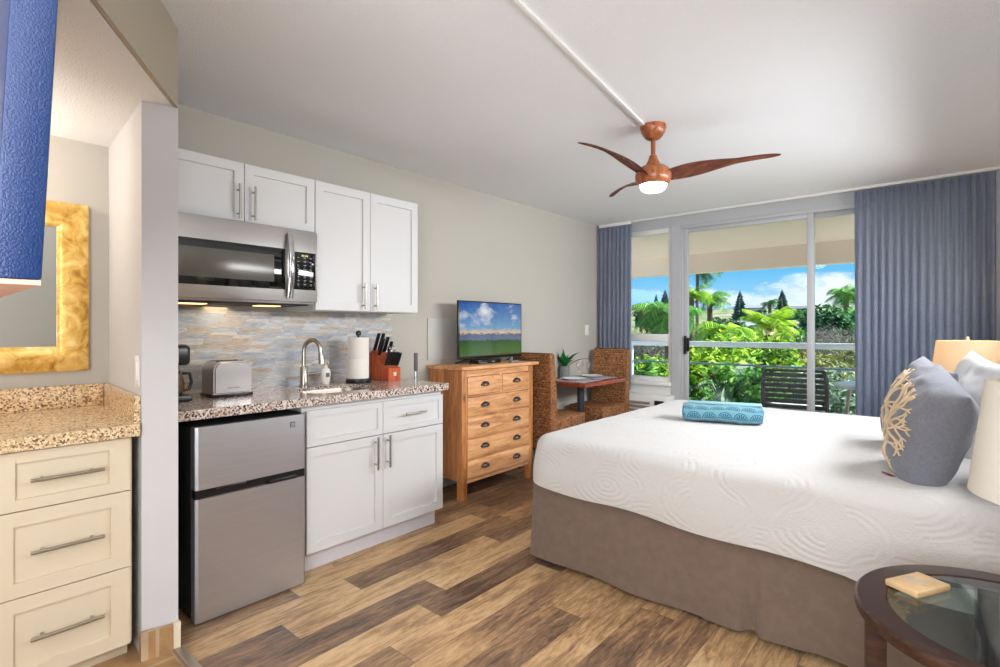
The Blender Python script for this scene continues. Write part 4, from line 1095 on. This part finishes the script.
for k in range(4):
    a = D(20+90*k); bm = bmesh.new(); tube(bm, [(2.52+.22*math.cos(a), 6.22+.22*math.sin(a), .685), (2.52+.3*math.cos(a), 6.22+.3*math.sin(a), -.029)], .016, 8); obj('leg', bm, mat('tan_metal', (186,172,150), .5), t)

# ============================================================ GARDEN, HILLSIDE AND TREES
def ground_z(x, y):
    d = math.hypot(x-3, y)
    base = -3.2 if d < 12 else -3.2+(d-12)*.055
    if d > 70: base = -3.2+58*.055+(d-70)*.062
    base += .35*noise.noise(Vector((x*.08, y*.08, 0)))*(1 if d > 12 else .3) + 1.2*noise.noise(Vector((x*.015, y*.015, 2)))*min(1, d/80)
    return base
def garden():
    bm = bmesh.new(); g = []
    ds = [2,5,9,12,16,20,26,33,42,54,70,90,115,150,200]
    for d in ds:
        row = []
        for k in range(49):
            a = D(-85+k*(125)/48)  # azimuth right of +Y
            x = 3+d*math.sin(a); y = 5+d*math.cos(a); row.append(bm.verts.new((x, y, ground_z(x, y))))
        g.append(row)
    for a, b in zip(g, g[1:]):
        for k in range(48): bm.faces.new((a[k], a[k+1], b[k+1], b[k]))
    bmesh.ops.recalc_face_normals(bm, faces=bm.faces[:])
    return bm
def mat_ground():
    m = bpy.data.materials.new('dry_scrub_hillside'); t = NT(m); v = t.obj()
    n = t.noise(v, .25, 6, .65); n2 = t.noise(v, 2.2, 5, .65)
    f = t.math('ADD', t.math('MULTIPLY', n, .6), t.math('MULTIPLY', n2, .4))
    t.lk(t.ramp(f, [(.36, (58,80,44)), (.46, (104,116,66)), (.55, (170,158,118)), (.65, (196,184,156))]), t.b.inputs['Base Color']); t.b.inputs['Roughness'].default_value = 1
    return m
struct('ground', garden(), mat_ground(), 60)

def hill(name, az0, az1, dist, hts, m, label, nseg=60, depth=220):
    bm = bmesh.new(); g = []
    for j in range(5):
        row = []
        for k in range(nseg+1):
            a = D(az0+(az1-az0)*k/nseg); u = k/nseg*(len(hts)-1); i = min(int(u), len(hts)-2); hh = hts[i]*(1-(u-i))+hts[i+1]*(u-i)
            hh += dist*.004*noise.noise(Vector((k*.35, 3, dist)))
            dd = dist+(j-1.2)*depth/3; v = [0, .62, 1, .55, 0][j]
            row.append(bm.verts.new((3.07+dd*math.sin(a), dd*math.cos(a), -6+(hh+6)*v+(dist*.004*noise.noise(Vector((k*.4, j*1.7, 1))) if 0 < j < 4 else 0))))
        g.append(row)
    for a, b in zip(g, g[1:]):
        for k in range(nseg): bm.faces.new((a[k], a[k+1], b[k+1], b[k]))
    bmesh.ops.recalc_face_normals(bm, faces=bm.faces[:])
    o = obj(name, bm, m, None, 80); o['kind'] = 'structure'; return o
hill('hills', -42, 8, 1400, [70,100,118,112,84,60,52,44,38,34,30], mat('hazed_far_mountain', (112,146,192), 1, var=.05, vscale=.004), 'far')  # distance haze put into the mountain's bluish base colour
hill('hills', -46, 8, 330, [12,16,13.5,15,17,15,13,12,13,12], mat('hazed_olive_slope', (112,132,132), 1, var=.3, vscale=.05), 'mid', depth=130)  # some haze mixed into the slope's base colour

LEAFM = {}
def leafmat(key, cols):
    if key not in LEAFM:
        m, t, a = mat_attr('foliage_'+key, .55, stops=[(i/(len(cols)-1), c) for i, c in enumerate(cols)])
        t.b.inputs['Specular IOR Level'].default_value = .35
        # thin leaves let some light through
        tr = t.add('ShaderNodeBsdfTranslucent'); mx = t.add('ShaderNodeMixShader'); mx.inputs[0].default_value = .3
        src = t.b.inputs['Base Color'].links[0].from_socket; t.lk(src, tr.inputs[0]); t.lk(t.b.outputs[0], mx.inputs[1]); t.lk(tr.outputs[0], mx.inputs[2]); t.lk(mx.outputs[0], t.out.inputs[0])
        LEAFM[key] = m
    return LEAFM[key]
PAL = {
 'lime': [(30,60,22), (70,120,28), (132,180,36), (196,222,60), (232,236,120)],
 'green': [(26,60,30), (52,106,46), (90,150,58), (132,184,78), (178,212,118)],
 'dark': [(24,50,36), (40,82,50), (62,112,62), (92,140,78), (130,166,100)],
 'silver': [(58,82,62), (104,128,100), (150,170,140), (190,204,176), (220,228,206)],
 'brown': [(70,62,58), (108,98,90), (142,132,120), (170,162,148), (196,190,170)],
 'pine': [(40,70,68), (60,98,90), (84,124,112), (110,146,132), (134,166,150)],
 'olive': [(60,66,34), (104,110,52), (150,150,80), (186,180,110), (206,200,140)],
}
M_trunk = mat('tree_bark', (112,94,78), .9, var=.25, vscale=6, bump=.5, bscale=12, bdist=.03)
def leaves(blobs, n, size, seed, aspect=.45, shell=.55, updir=.3):
    """leaf blades scattered through rounded masses, each with its own tone"""
    r = random.Random(seed); verts = []; faces = []; tones = []
    vol = [b[3]*b[4]*b[5] for b in blobs]; tot = sum(vol)
    for b, vv in zip(blobs, vol):
        k = max(6, int(n*vv/tot))
        for _ in range(k):
            z = r.uniform(-1, 1); a = r.uniform(0, 2*PI); q = math.sqrt(1-z*z); rr = shell+(1-shell)*r.random()**.6
            dx, dy, dz = q*math.cos(a), q*math.sin(a), z
            bump = 1+.18*noise.noise(Vector((dx*2.5+seed, dy*2.5, dz*2.5)))
            c = Vector((b[0]+dx*b[3]*rr*bump, b[1]+dy*b[4]*rr*bump, b[2]+dz*b[5]*rr*bump))
            nrm = (Vector((dx, dy, dz+updir))+Vector((r.gauss(0,.5), r.gauss(0,.5), r.gauss(0,.5)))).normalized()
            t1 = nrm.orthogonal().normalized(); t1 = Matrix.Rotation(r.uniform(0, 2*PI), 3, nrm) @ t1; t2 = nrm.cross(t1)
            s = size*r.uniform(.6,1.3); w = s*aspect; i = len(verts); bend = nrm*(-.18*s)
            verts += [c-t1*s*.5, c-t2*w*.5, c+t2*w*.5, c+t1*s*.5+bend]
            faces += [(i, i+1, i+3, i+2)]; tones.append(min(1, max(0, .5+r.gauss(0,.22)+.25*noise.noise(c*(1.2/max(.3, size*4))))))
    return verts, faces, tones
def leafobj(name, data, m, parent):
    me = bpy.data.meshes.new(name); off = wloc(parent)
    me.from_pydata([v-off for v in data[0]], [], data[1]); a = me.attributes.new('tone', 'FLOAT', 'FACE'); a.data.foreach_set('value', data[2])
    me.materials.append(m); o = bpy.data.objects.new(name, me); COL.objects.link(o); o.parent = parent; return o
def pos(az, d):
    a = D(az); return 3.07+d*math.sin(a), d*math.cos(a)
def bush(name, label, az, d, ztop, w, h, pal, n, size, seed, group=None, cat='shrub', aspect=.45, trunk=True):
    """az: compass angle right of the room's long axis in degrees, d: distance from the camera point"""
    x, y = pos(az, d); zb = ground_z(x, y)-.05; zc = ztop-h/2; r = random.Random(seed)
    t = thing(name, label, cat, (x, y, zb), group)
    blobs = [(x, y, zc, w*.36, w*.36, h*.42)]
    for k in range(7):
        a = r.uniform(0, 2*PI); q = r.uniform(.45,.8); blobs.append((x+w*.36*q*math.cos(a), y+w*.36*q*math.sin(a), zc+r.uniform(-.3,.33)*h, w*r.uniform(.14,.22), w*r.uniform(.14,.22), h*r.uniform(.16,.24)))
    leafobj('foliage', leaves(blobs, n, size, seed, aspect), leafmat(pal, PAL[pal]), t)
    bm = bmesh.new(); tube(bm, [(x, y, zb), (x+.05*w, y, (zb+zc)/2), (x, y, zc+.1*h)], [w*.035, w*.028, w*.01], 8)
    for k in range(5):
        a = k*1.3; tube(bm, [(x, y, zb+(zc-zb)*.5), (x+w*.2*math.cos(a), y+w*.2*math.sin(a), zc+.05*h)], [w*.018, w*.006], 6)
    obj('trunk' if cat == 'tree' else 'stems', bm, M_trunk, t, 50)
    return t
def frond(verts, faces, tones, c, az, L, el, droop, r, leaflen, n=16, tone=.55, bush_w=.05):
    d = Vector((math.sin(az), math.cos(az), 0)); s = Vector((d.y, -d.x, 0)); p = Vector(c); e = el
    for k in range(n):
        u = k/(n-1); q = p+(d*math.cos(e)+Vector((0,0,1))*math.sin(e))*L/n; e -= droop/n
        for sg in (-1, 1):
            ll = leaflen*(math.sin(PI*min(1, u*.85+.12))**.6)*r.uniform(.85,1.1)
            tip = p+s*sg*ll*.8+(q-p)*ll/(L/n)*.45-Vector((0,0,ll*.42)); i = len(verts)
            verts += [p, p+(q-p)*.9, tip]; faces.append((i, i+1, i+2)); tones.append(min(1, max(0, tone+r.gauss(0,.16))))
        i = len(verts); verts += [p-s*.012*L, p+s*.012*L, q+s*.008*L, q-s*.008*L]; faces.append((i, i+1, i+2, i+3)); tones.append(.75)
        p = q
def palm(label, az, d, ztop, L, pal, seed, trunk_r=.09, n=22, leaflen=None, group='palms in the garden', lean=0, el=(.0,1.2), tone=.55):
    x, y = pos(az, d); zb = ground_z(x, y)-.05; r = random.Random(seed)
    t = thing('palm_tree', label, 'tree', (x, y, zb), group); V, F, T = [], [], []
    cx = x+lean
    for k in range(n):
        frond(V, F, T, (cx, y, ztop-L*.25), k*2.4+r.uniform(-.2,.2), L*r.uniform(.85,1.1), r.uniform(*el), r.uniform(1.1,2.0), r, leaflen or L*.32, tone=tone)
    leafobj('fronds', (V, F, T), leafmat(pal, PAL[pal]), t)
    bm = bmesh.new(); tube(bm, [(x+(cx-x)*k/6, y, zb+(ztop-L*.22-zb)*k/6) for k in range(7)], [trunk_r*(1.25-.4*k/6) for k in range(7)], 10); obj('trunk', bm, M_trunk, t, 50)
    return t
def pine(label, az, d, ztop, h, w, seed):
    x, y = pos(az, d); zb = ground_z(x, y)-.1; r = random.Random(seed); t = thing('norfolk_pine', label, 'tree', (x, y, zb), 'pointed pines on the hillside')
    V, F, T = [], [], []; tiers = 20
    for j in range(tiers):
        u = j/(tiers-1); z = ztop-h*u; R = w/2*(.04+.96*u**.8)
        for k in range(16+int(14*u)):
            a = r.uniform(0, 2*PI); c = Vector((x, y, z)); dd = Vector((math.cos(a), math.sin(a), .15)); s = Vector((-dd.y, dd.x, 0)); rr = R*r.uniform(.8,1.1)
            i = len(V); ww = h/tiers*.8; V += [c, c+dd*rr*.6+s*ww, c+dd*rr, c+dd*rr*.6-s*ww, ]; F.append((i, i+1, i+2, i+3)); T.append(r.uniform(.2,.8))
            i = len(V); V += [c+Vector((0,0,ww*.4)), c+dd*rr*.6+Vector((0,0,ww)), c+dd*rr, c+dd*rr*.6-Vector((0,0,ww*.7))]; F.append((i, i+1, i+2, i+3)); T.append(r.uniform(.2,.8))
    leafobj('foliage', (V, F, T), leafmat('pine', PAL['pine']), t)
    bm = bmesh.new(); tube(bm, [(x,y,zb), (x,y,ztop-.2)], [h*.02, h*.004], 8); obj('trunk', bm, M_trunk, t, 50)

def azp(u): return math.degrees(math.atan(u))-40.86   # bearing for a horizontal tangent from the view axis

G_near = 'leafy garden shrubs beyond the balcony rail'
# near planting just beyond the rail
bush('garden_shrub', 'bright yellow-green shrub beyond the rail beside the door handle', -20.3, 9.6, 1.32, 1.7, 3.0, 'lime', 5200, .15, 1, G_near)
bush('garden_shrub', 'lime green shrub beyond the rail above the rolled towel', -18.2, 10.4, 1.36, 1.8, 2.6, 'lime', 5200, .15, 2, G_near)
bush('garden_shrub', 'dense green shrub low behind the rail above the left end of the towel', -19.4, 8.9, .55, 1.5, 2.4, 'green', 5200, .14, 3, G_near)
bush('garden_shrub', 'mid green shrub low behind the rail left of the patio chair', -16.2, 9.1, .82, 1.5, 2.5, 'green', 4800, .14, 4, G_near)
bush('garden_shrub', 'yellow-tipped shrub beyond the rail above the patio chair', -14.6, 10.8, 1.30, 1.7, 2.8, 'lime', 4200, .16, 5, G_near)
bush('garden_shrub', 'green shrub behind the slats of the patio chair', -13.2, 9.2, .55, 1.6, 2.4, 'green', 4600, .14, 6, G_near)
bush('garden_shrub', 'olive shrub beyond the rail left of the door stile', -12.0, 11.5, 1.30, 1.5, 2.6, 'olive', 3400, .15, 7, G_near)
bush('garden_shrub', 'silvery green shrub beyond the rail behind the patio table', -8.6, 9.4, .86, 1.9, 2.4, 'silver', 6500, .10, 8, G_near)
bush('garden_shrub', 'silvery green shrub half hidden by the right curtain', -5.6, 9.2, .80, 1.8, 2.4, 'silver', 5200, .10, 9, G_near)
bush('garden_shrub', 'low yellow-green shrub under the patio table', -7.6, 8.3, .22, 1.3, 1.9, 'lime', 3000, .12, 10, G_near)
bush('garden_shrub', 'dark green shrub low behind the legs of the patio table', -9.8, 8.4, -.05, 1.4, 1.9, 'green', 3200, .12, 11, G_near)
bush('garden_shrub', 'olive shrub just above the rail to the right of the door stile', -9.4, 12.5, 1.02, 2.2, 2.4, 'olive', 3200, .15, 12, G_near)
bush('garden_shrub', 'pale olive shrub just above the rail beside the right curtain', -6.4, 13.5, 1.10, 2.4, 2.4, 'olive', 3200, .14, 13, G_near)
bush('garden_shrub', 'green shrub seen low through the narrow side window, left one', -26.4, 8.8, .82, 1.4, 2.4, 'green', 4200, .13, 14, G_near)
bush('garden_shrub', 'lime green shrub seen low through the narrow side window, right one', -23.8, 9.3, .90, 1.3, 2.4, 'lime', 3800, .13, 15, G_near)
bush('garden_shrub', 'dark green shrub low behind the door stile', -21.8, 9.0, .70, 1.3, 2.4, 'dark', 3400, .13, 16, G_near)
# palms
palm('areca palm with arching green fronds left of the dark pine', -17.4, 12.5, 1.36, .75, 'lime', 21, .06, 20, .5, tone=.5)
palm('yellow-green fan-shaped palm right of the dark pine', -13.6, 14.5, 1.50, .8, 'lime', 22, .07, 26, .42, el=(.3,1.4), tone=.65)
palm('low palm with pale fronds behind the rail in the middle of the door', -17.3, 9.3, .5, .8, 'silver', 23, .06, 18, .38, tone=.5)
palm('tall palm rising to the balcony beam beside the door handle', -20.25, 19, 3.55, .9, 'dark', 24, .06, 18, .5, lean=.05)
palm('palm with drooping fronds between the side window and the door', -22.9, 11, 1.80, .75, 'green', 25, .09, 24, .5, el=(-.1,.9))
palm('slim palm on the slope right of the tall palm', -18.95, 24, 2.75, .9, 'green', 26, .12, 22, .5)
palm('small palm high on the slope at the right of the door', -7.3, 30, 3.2, 1.1, 'green', 27, .13, 20, .6)
palm('palm behind the round dark tree near the right curtain', -6.3, 33, 3.4, 1.2, 'olive', 28, .14, 20, .6)
palm('tiny palm on the far slope left of the second pine', -13.5, 70, 4.7, 1.2, 'dark', 29, .2, 18, .7)
palm('small palm on the scrub slope seen through the side window', -25.7, 34, 2.7, .9, 'olive', 30, .13, 18, .5)
palm('bright banana-like palm against the door frame', -20.75, 13.5, 2.15, .6, 'lime', 31, .08, 14, .5, el=(.7,1.5), tone=.45)
# trees on the slope
G_tr = 'trees on the slope beyond the garden'
bush('slope_tree', 'round dark green tree near the right curtain', -8.7, 24, 2.42, 3.2, 3.6, 'dark', 4600, .26, 41, G_tr, 'tree')
bush('slope_tree', 'green tree between the round dark tree and the curtain', -7.2, 27, 2.45, 2.6, 3.4, 'green', 3200, .26, 42, G_tr, 'tree')
bush('slope_tree', 'dark tree standing left of the door stile', -12.4, 25, 1.90, 2.2, 3.2, 'dark', 3600, .24, 43, G_tr, 'tree')
bush('slope_tree', 'mid green tree touching the door stile on its left', -11.2, 20, 1.62, 2.0, 3.0, 'green', 3000, .22, 44, G_tr, 'tree')
bush('slope_tree', 'grey-brown bare shrub mass above the rail near the right curtain', -7.6, 18, 1.52, 3.4, 2.4, 'brown', 6000, .12, 45, G_tr, 'tree', aspect=.2)
bush('slope_tree', 'grey-brown scrub above the rail right of the door stile', -9.2, 20.5, 1.42, 2.4, 2.2, 'brown', 3600, .12, 46, G_tr, 'tree', aspect=.2)
bush('slope_tree', 'green tree at the top of the slope left of the round dark tree', -10.1, 36, 2.35, 3.0, 3.4, 'green', 2600, .34, 47, G_tr, 'tree')
bush('slope_tree', 'dark green tree behind the slim palm', -18.2, 34, 1.95, 3.2, 3.6, 'dark', 3200, .3, 48, G_tr, 'tree')
bush('slope_tree', 'grey-green scrub tree behind the lime shrubs', -18.2, 17, 1.42, 2.4, 2.4, 'silver', 3400, .18, 49, G_tr, 'tree')
bush('slope_tree', 'low dark tree under the pointed dark pine', -15.8, 26, 1.75, 3.0, 3.0, 'dark', 2800, .28, 50, G_tr, 'tree')
bush('slope_tree', 'dark tree on the far slope between the two pines', -14.9, 64, 3.45, 4.0, 4.2, 'dark', 1800, .5, 51, G_tr, 'tree')
bush('slope_tree', 'dark green tree on the far slope right of the second pine', -11.0, 62, 3.35, 3.6, 4.0, 'dark', 1800, .45, 52, G_tr, 'tree')
bush('slope_tree', 'dry olive shrub on the slope in the side window, left one', -26.0, 22, 1.25, 2.6, 2.0, 'olive', 2600, .2, 53, G_tr, 'tree')
bush('slope_tree', 'dry grey shrub on the slope in the side window, lower right one', -24.2, 20, 1.15, 2.6, 1.9, 'brown', 3600, .12, 54, G_tr, 'tree')
bush('slope_tree', 'dark shrub high on the slope in the side window', -25.2, 58, 4.1, 3.6, 3.0, 'dark', 1500, .45, 55, G_tr, 'tree')
bush('slope_tree', 'dark tree high on the slope against the door frame', -23.4, 48, 3.9, 3.6, 3.6, 'dark', 1600, .42, 56, G_tr, 'tree')
pine('tall dark pointed pine left of centre in the door view', -16.15, 42, 3.95, 3.6, 2.0, 61)
pine('paler pointed pine standing above the grey roofs', -12.45, 76, 6.2, 4.2, 2.8, 62)
pine('small pointed pine on the skyline in the side window', -24.2, 60, 5.0, 2.8, 1.4, 63)
pine('pointed pine on the skyline beside the door frame', -23.3, 52, 4.9, 3.0, 1.9, 64)

# houses on the slope
def house(label, az, d, w, dp, zb, zr, rz, roofc, wallc, seed):
    x, y = pos(az, d); gz = ground_z(x, y)-.3; t = thing('house', label, 'house', (x, y, gz), 'houses on the slope'); R = Matrix.Translation((x, y, 0)) @ Matrix.Rotation(D(rz), 4, 'Z')
    b = bmesh.new(); b2 = bmesh.new(); box(b2, -w/2, w/2, -dp/2, dp/2, gz, zb); merge(b, b2, R); obj('wall', b, mat('house_wall_%d' % seed, wallc, .8), t, 0)
    b = bmesh.new(); b2 = bmesh.new(); e = .5; prism(b2, [(-dp/2-e, zb), (dp/2+e, zb), (dp/2+e, zb+.15), (0, zr), (-dp/2-e, zb+.15)], 'X', -w/2-e, w/2+e); merge(b, b2, R); obj('roof', b, mat('house_roof_%d' % seed, roofc, .7), t, 0)
    for k in range(3):
        b = bmesh.new(); b2 = bmesh.new(); cx = -w/2+w*(k+.5)/3; box(b2, cx-.45, cx+.45, -dp/2-.04, -dp/2+.02, zb-1.5, zb-.5); merge(b, b2, R); obj('window', b, mat('far_window_glass', (60,72,84), .2), t, 0)
house('long low house with a dark roof between the two pines', -13.8, 48, 3.6, 4, 2.15, 2.5, 16, (84,88,92), (214,212,206), 1)
house('house with a pale grey roof left of the door stile', -12.5, 33, 4.0, 3, .95, 1.75, 8, (170,168,172), (206,200,190), 2)
house('small house with a white front and brown roof near the palm trunk', -19.45, 22.5, 1.5, 1.6, .9, 1.25, 20, (110,64,46), (206,202,208), 3)
house('white house far up the slope between the pines', -15.0, 95, 3.0, 4, 4.5, 5.1, 10, (150,150,154), (206,204,200), 4)
house('grey roofed house far up the slope right of the second pine', -11.4, 84, 3.4, 4, 3.9, 4.5, 12, (120,122,128), (196,190,182), 5)

# ============================================================ ADDED HALL CEILING LAMP BEHIND THE VIEWPOINT
def added_ceil_lamp(x, y, z, label, s):
    t = thing('added_ceiling_lamp', label, 'added fill light', (x, y, z))
    bm = bmesh.new(); lathe(bm, [(.20,z-.001), (.20,z-.03), (.185,z-.03)], (x,y,0), 36); obj('rim', bm, M_nickel, t, 40)
    bm = bmesh.new(); lathe(bm, [(.184,z-.03), (.17,z-.055), (.10,z-.075), (.001,z-.08)], (x,y,0), 36); obj('bowl', bm, emit('ceiling_bowl_%d' % int(s*10), (255,246,232), s), t, 60)
added_ceil_lamp(2.2, -1.3, 2.132, 'added frosted ceiling lamp for fill light in the low hall behind the viewpoint', 22)  # unseen lamp added to brighten the room

def light(kind, name, loc, energy, color=(1,1,1), size=.2, rot=(0,0,0), sizey=None, spread=None):
    l = bpy.data.lights.new(name, kind); l.energy = energy; l.color = color
    if kind == 'AREA':
        l.size = size
        if sizey: l.shape = 'RECTANGLE'; l.size_y = sizey
    elif kind in ('POINT', 'SPOT'): l.shadow_soft_size = size
    if spread: l.spread = spread
    o = bpy.data.objects.new(name, l); COL.objects.link(o); o.location = loc; o.rotation_euler = rot; return o
# added soft fill lights behind the viewpoint, standing for no real lamp
light('AREA', 'added_fill_forward', (3.1, -.9, 1.9), 18, (.98,.99,1), 1.3, (D(66), 0, D(30)), .9)
light('AREA', 'added_fill_upward', (3.15, -1.0, 1.15), 56, (.94,.97,1), 1.3, (D(120), 0, D(22)), 1.3)
# added unseen fill light above the headboard, aimed down over the bed
light('AREA', 'added_headboard_fill', (3.55, 3.5, 1.78), 50, (.95,.975,1), 2.4, (D(72), 0, D(90)), .4, D(130))
light('AREA', 'added_corner_fill', (3.42, -.1, 1.7), 40, (.95,.975,1), .35, (D(180), 0, 0), .35)  # added fill light out of view, aimed up at the ceiling
light('POINT', 'bedside_glow', (3.15, 4.65, 1.08), 5, (1,.66,.30), .05)
light('AREA', 'under_microwave', (.20, 1.15, 1.38), .7, (1,.78,.5), .5, (0,0,0), .12)
light('POINT', 'vanity_glow', (.25, .02, 1.9), 10, (1,.95,.88), .08)

s = bpy.data.lights.new('sun', 'SUN'); s.energy = 11.5; s.angle = .01; s.color = (1,.96,.88)
so = bpy.data.objects.new('sun', s); COL.objects.link(so)
so.rotation_euler = Vector((.62, .28, .73)).to_track_quat('Z','Y').to_euler()

# ============================================================ SKY
w = bpy.data.worlds.new('sky'); bpy.context.scene.world = w; w.use_nodes = True; nt = w.node_tree; nt.nodes.clear()
class WT(NT):
    def __init__(s, t): s.t = t; s.n = t.nodes; s.l = t.links
W = WT(nt); out = W.add('ShaderNodeOutputWorld'); bg = W.add('ShaderNodeBackground'); W.lk(bg.outputs[0], out.inputs[0])
tc = W.add('ShaderNodeTexCoord'); sx = W.add('ShaderNodeSeparateXYZ'); W.lk(tc.outputs['Generated'], sx.inputs[0]); z = sx.outputs[2]
sky = W.ramp(W.math('MULTIPLY', z, 1.0), [(0, (214,234,248)), (.035, (168,214,244)), (.10, (112,190,240)), (.35, (92,166,234)), (1, (70,130,214))])
mp = W.add('ShaderNodeMapping'); mp.inputs['Scale'].default_value = (1,1,2.2); mp.inputs['Location'].default_value = (3.3,1.7,0); W.lk(tc.outputs['Generated'], mp.inputs[0])
n1 = W.noise(mp.outputs[0], 9, 7, .6, .2)
hgt = W.noise(mp.outputs[0], 4.2, 2)
top = W.math('ADD', W.math('MULTIPLY', W.math('SUBTRACT', hgt, .5), .11), .080)
cl = W.math('MULTIPLY', W.math('SUBTRACT', W.math('ADD', top, W.math('MULTIPLY', W.math('SUBTRACT', n1, .5), .13)), z), 60)
cn = W.add('ShaderNodeClamp'); W.lk(cl, cn.inputs[0])
cc = W.ramp(n1, [(.35, (206,222,240)), (.55, (252,252,253))])
W.lk(W.mix(cn.outputs[0], sky, cc), bg.inputs[0]); bg.inputs[1].default_value = 1.2

# ============================================================ CAMERA AND VIEW
cd = bpy.data.cameras.new('camera'); cam = bpy.data.objects.new('camera', cd); COL.objects.link(cam)
cd.sensor_width = 36; cd.lens = 521.65/1000*36; cd.shift_y = (329.1-333.5)/1000; cd.clip_start = .02; cd.clip_end = 5000
cam.location = (3.0677, 0, 1.2586); cam.rotation_euler = (PI/2, 0, .7131)
sc = bpy.context.scene; sc.camera = cam
sc.view_settings.view_transform = 'Standard'; sc.view_settings.look = 'None'; sc.view_settings.exposure = .12; sc.view_settings.gamma = 1; sc.view_settings.use_curve_mapping = False
sc.cycles.use_denoising = True; sc.cycles.max_bounces = 10; sc.cycles.diffuse_bounces = 6; sc.cycles.glossy_bounces = 4; sc.cycles.transparent_max_bounces = 16
sc.cycles.caustics_reflective = False; sc.cycles.caustics_refractive = False; sc.cycles.sample_clamp_indirect = 4
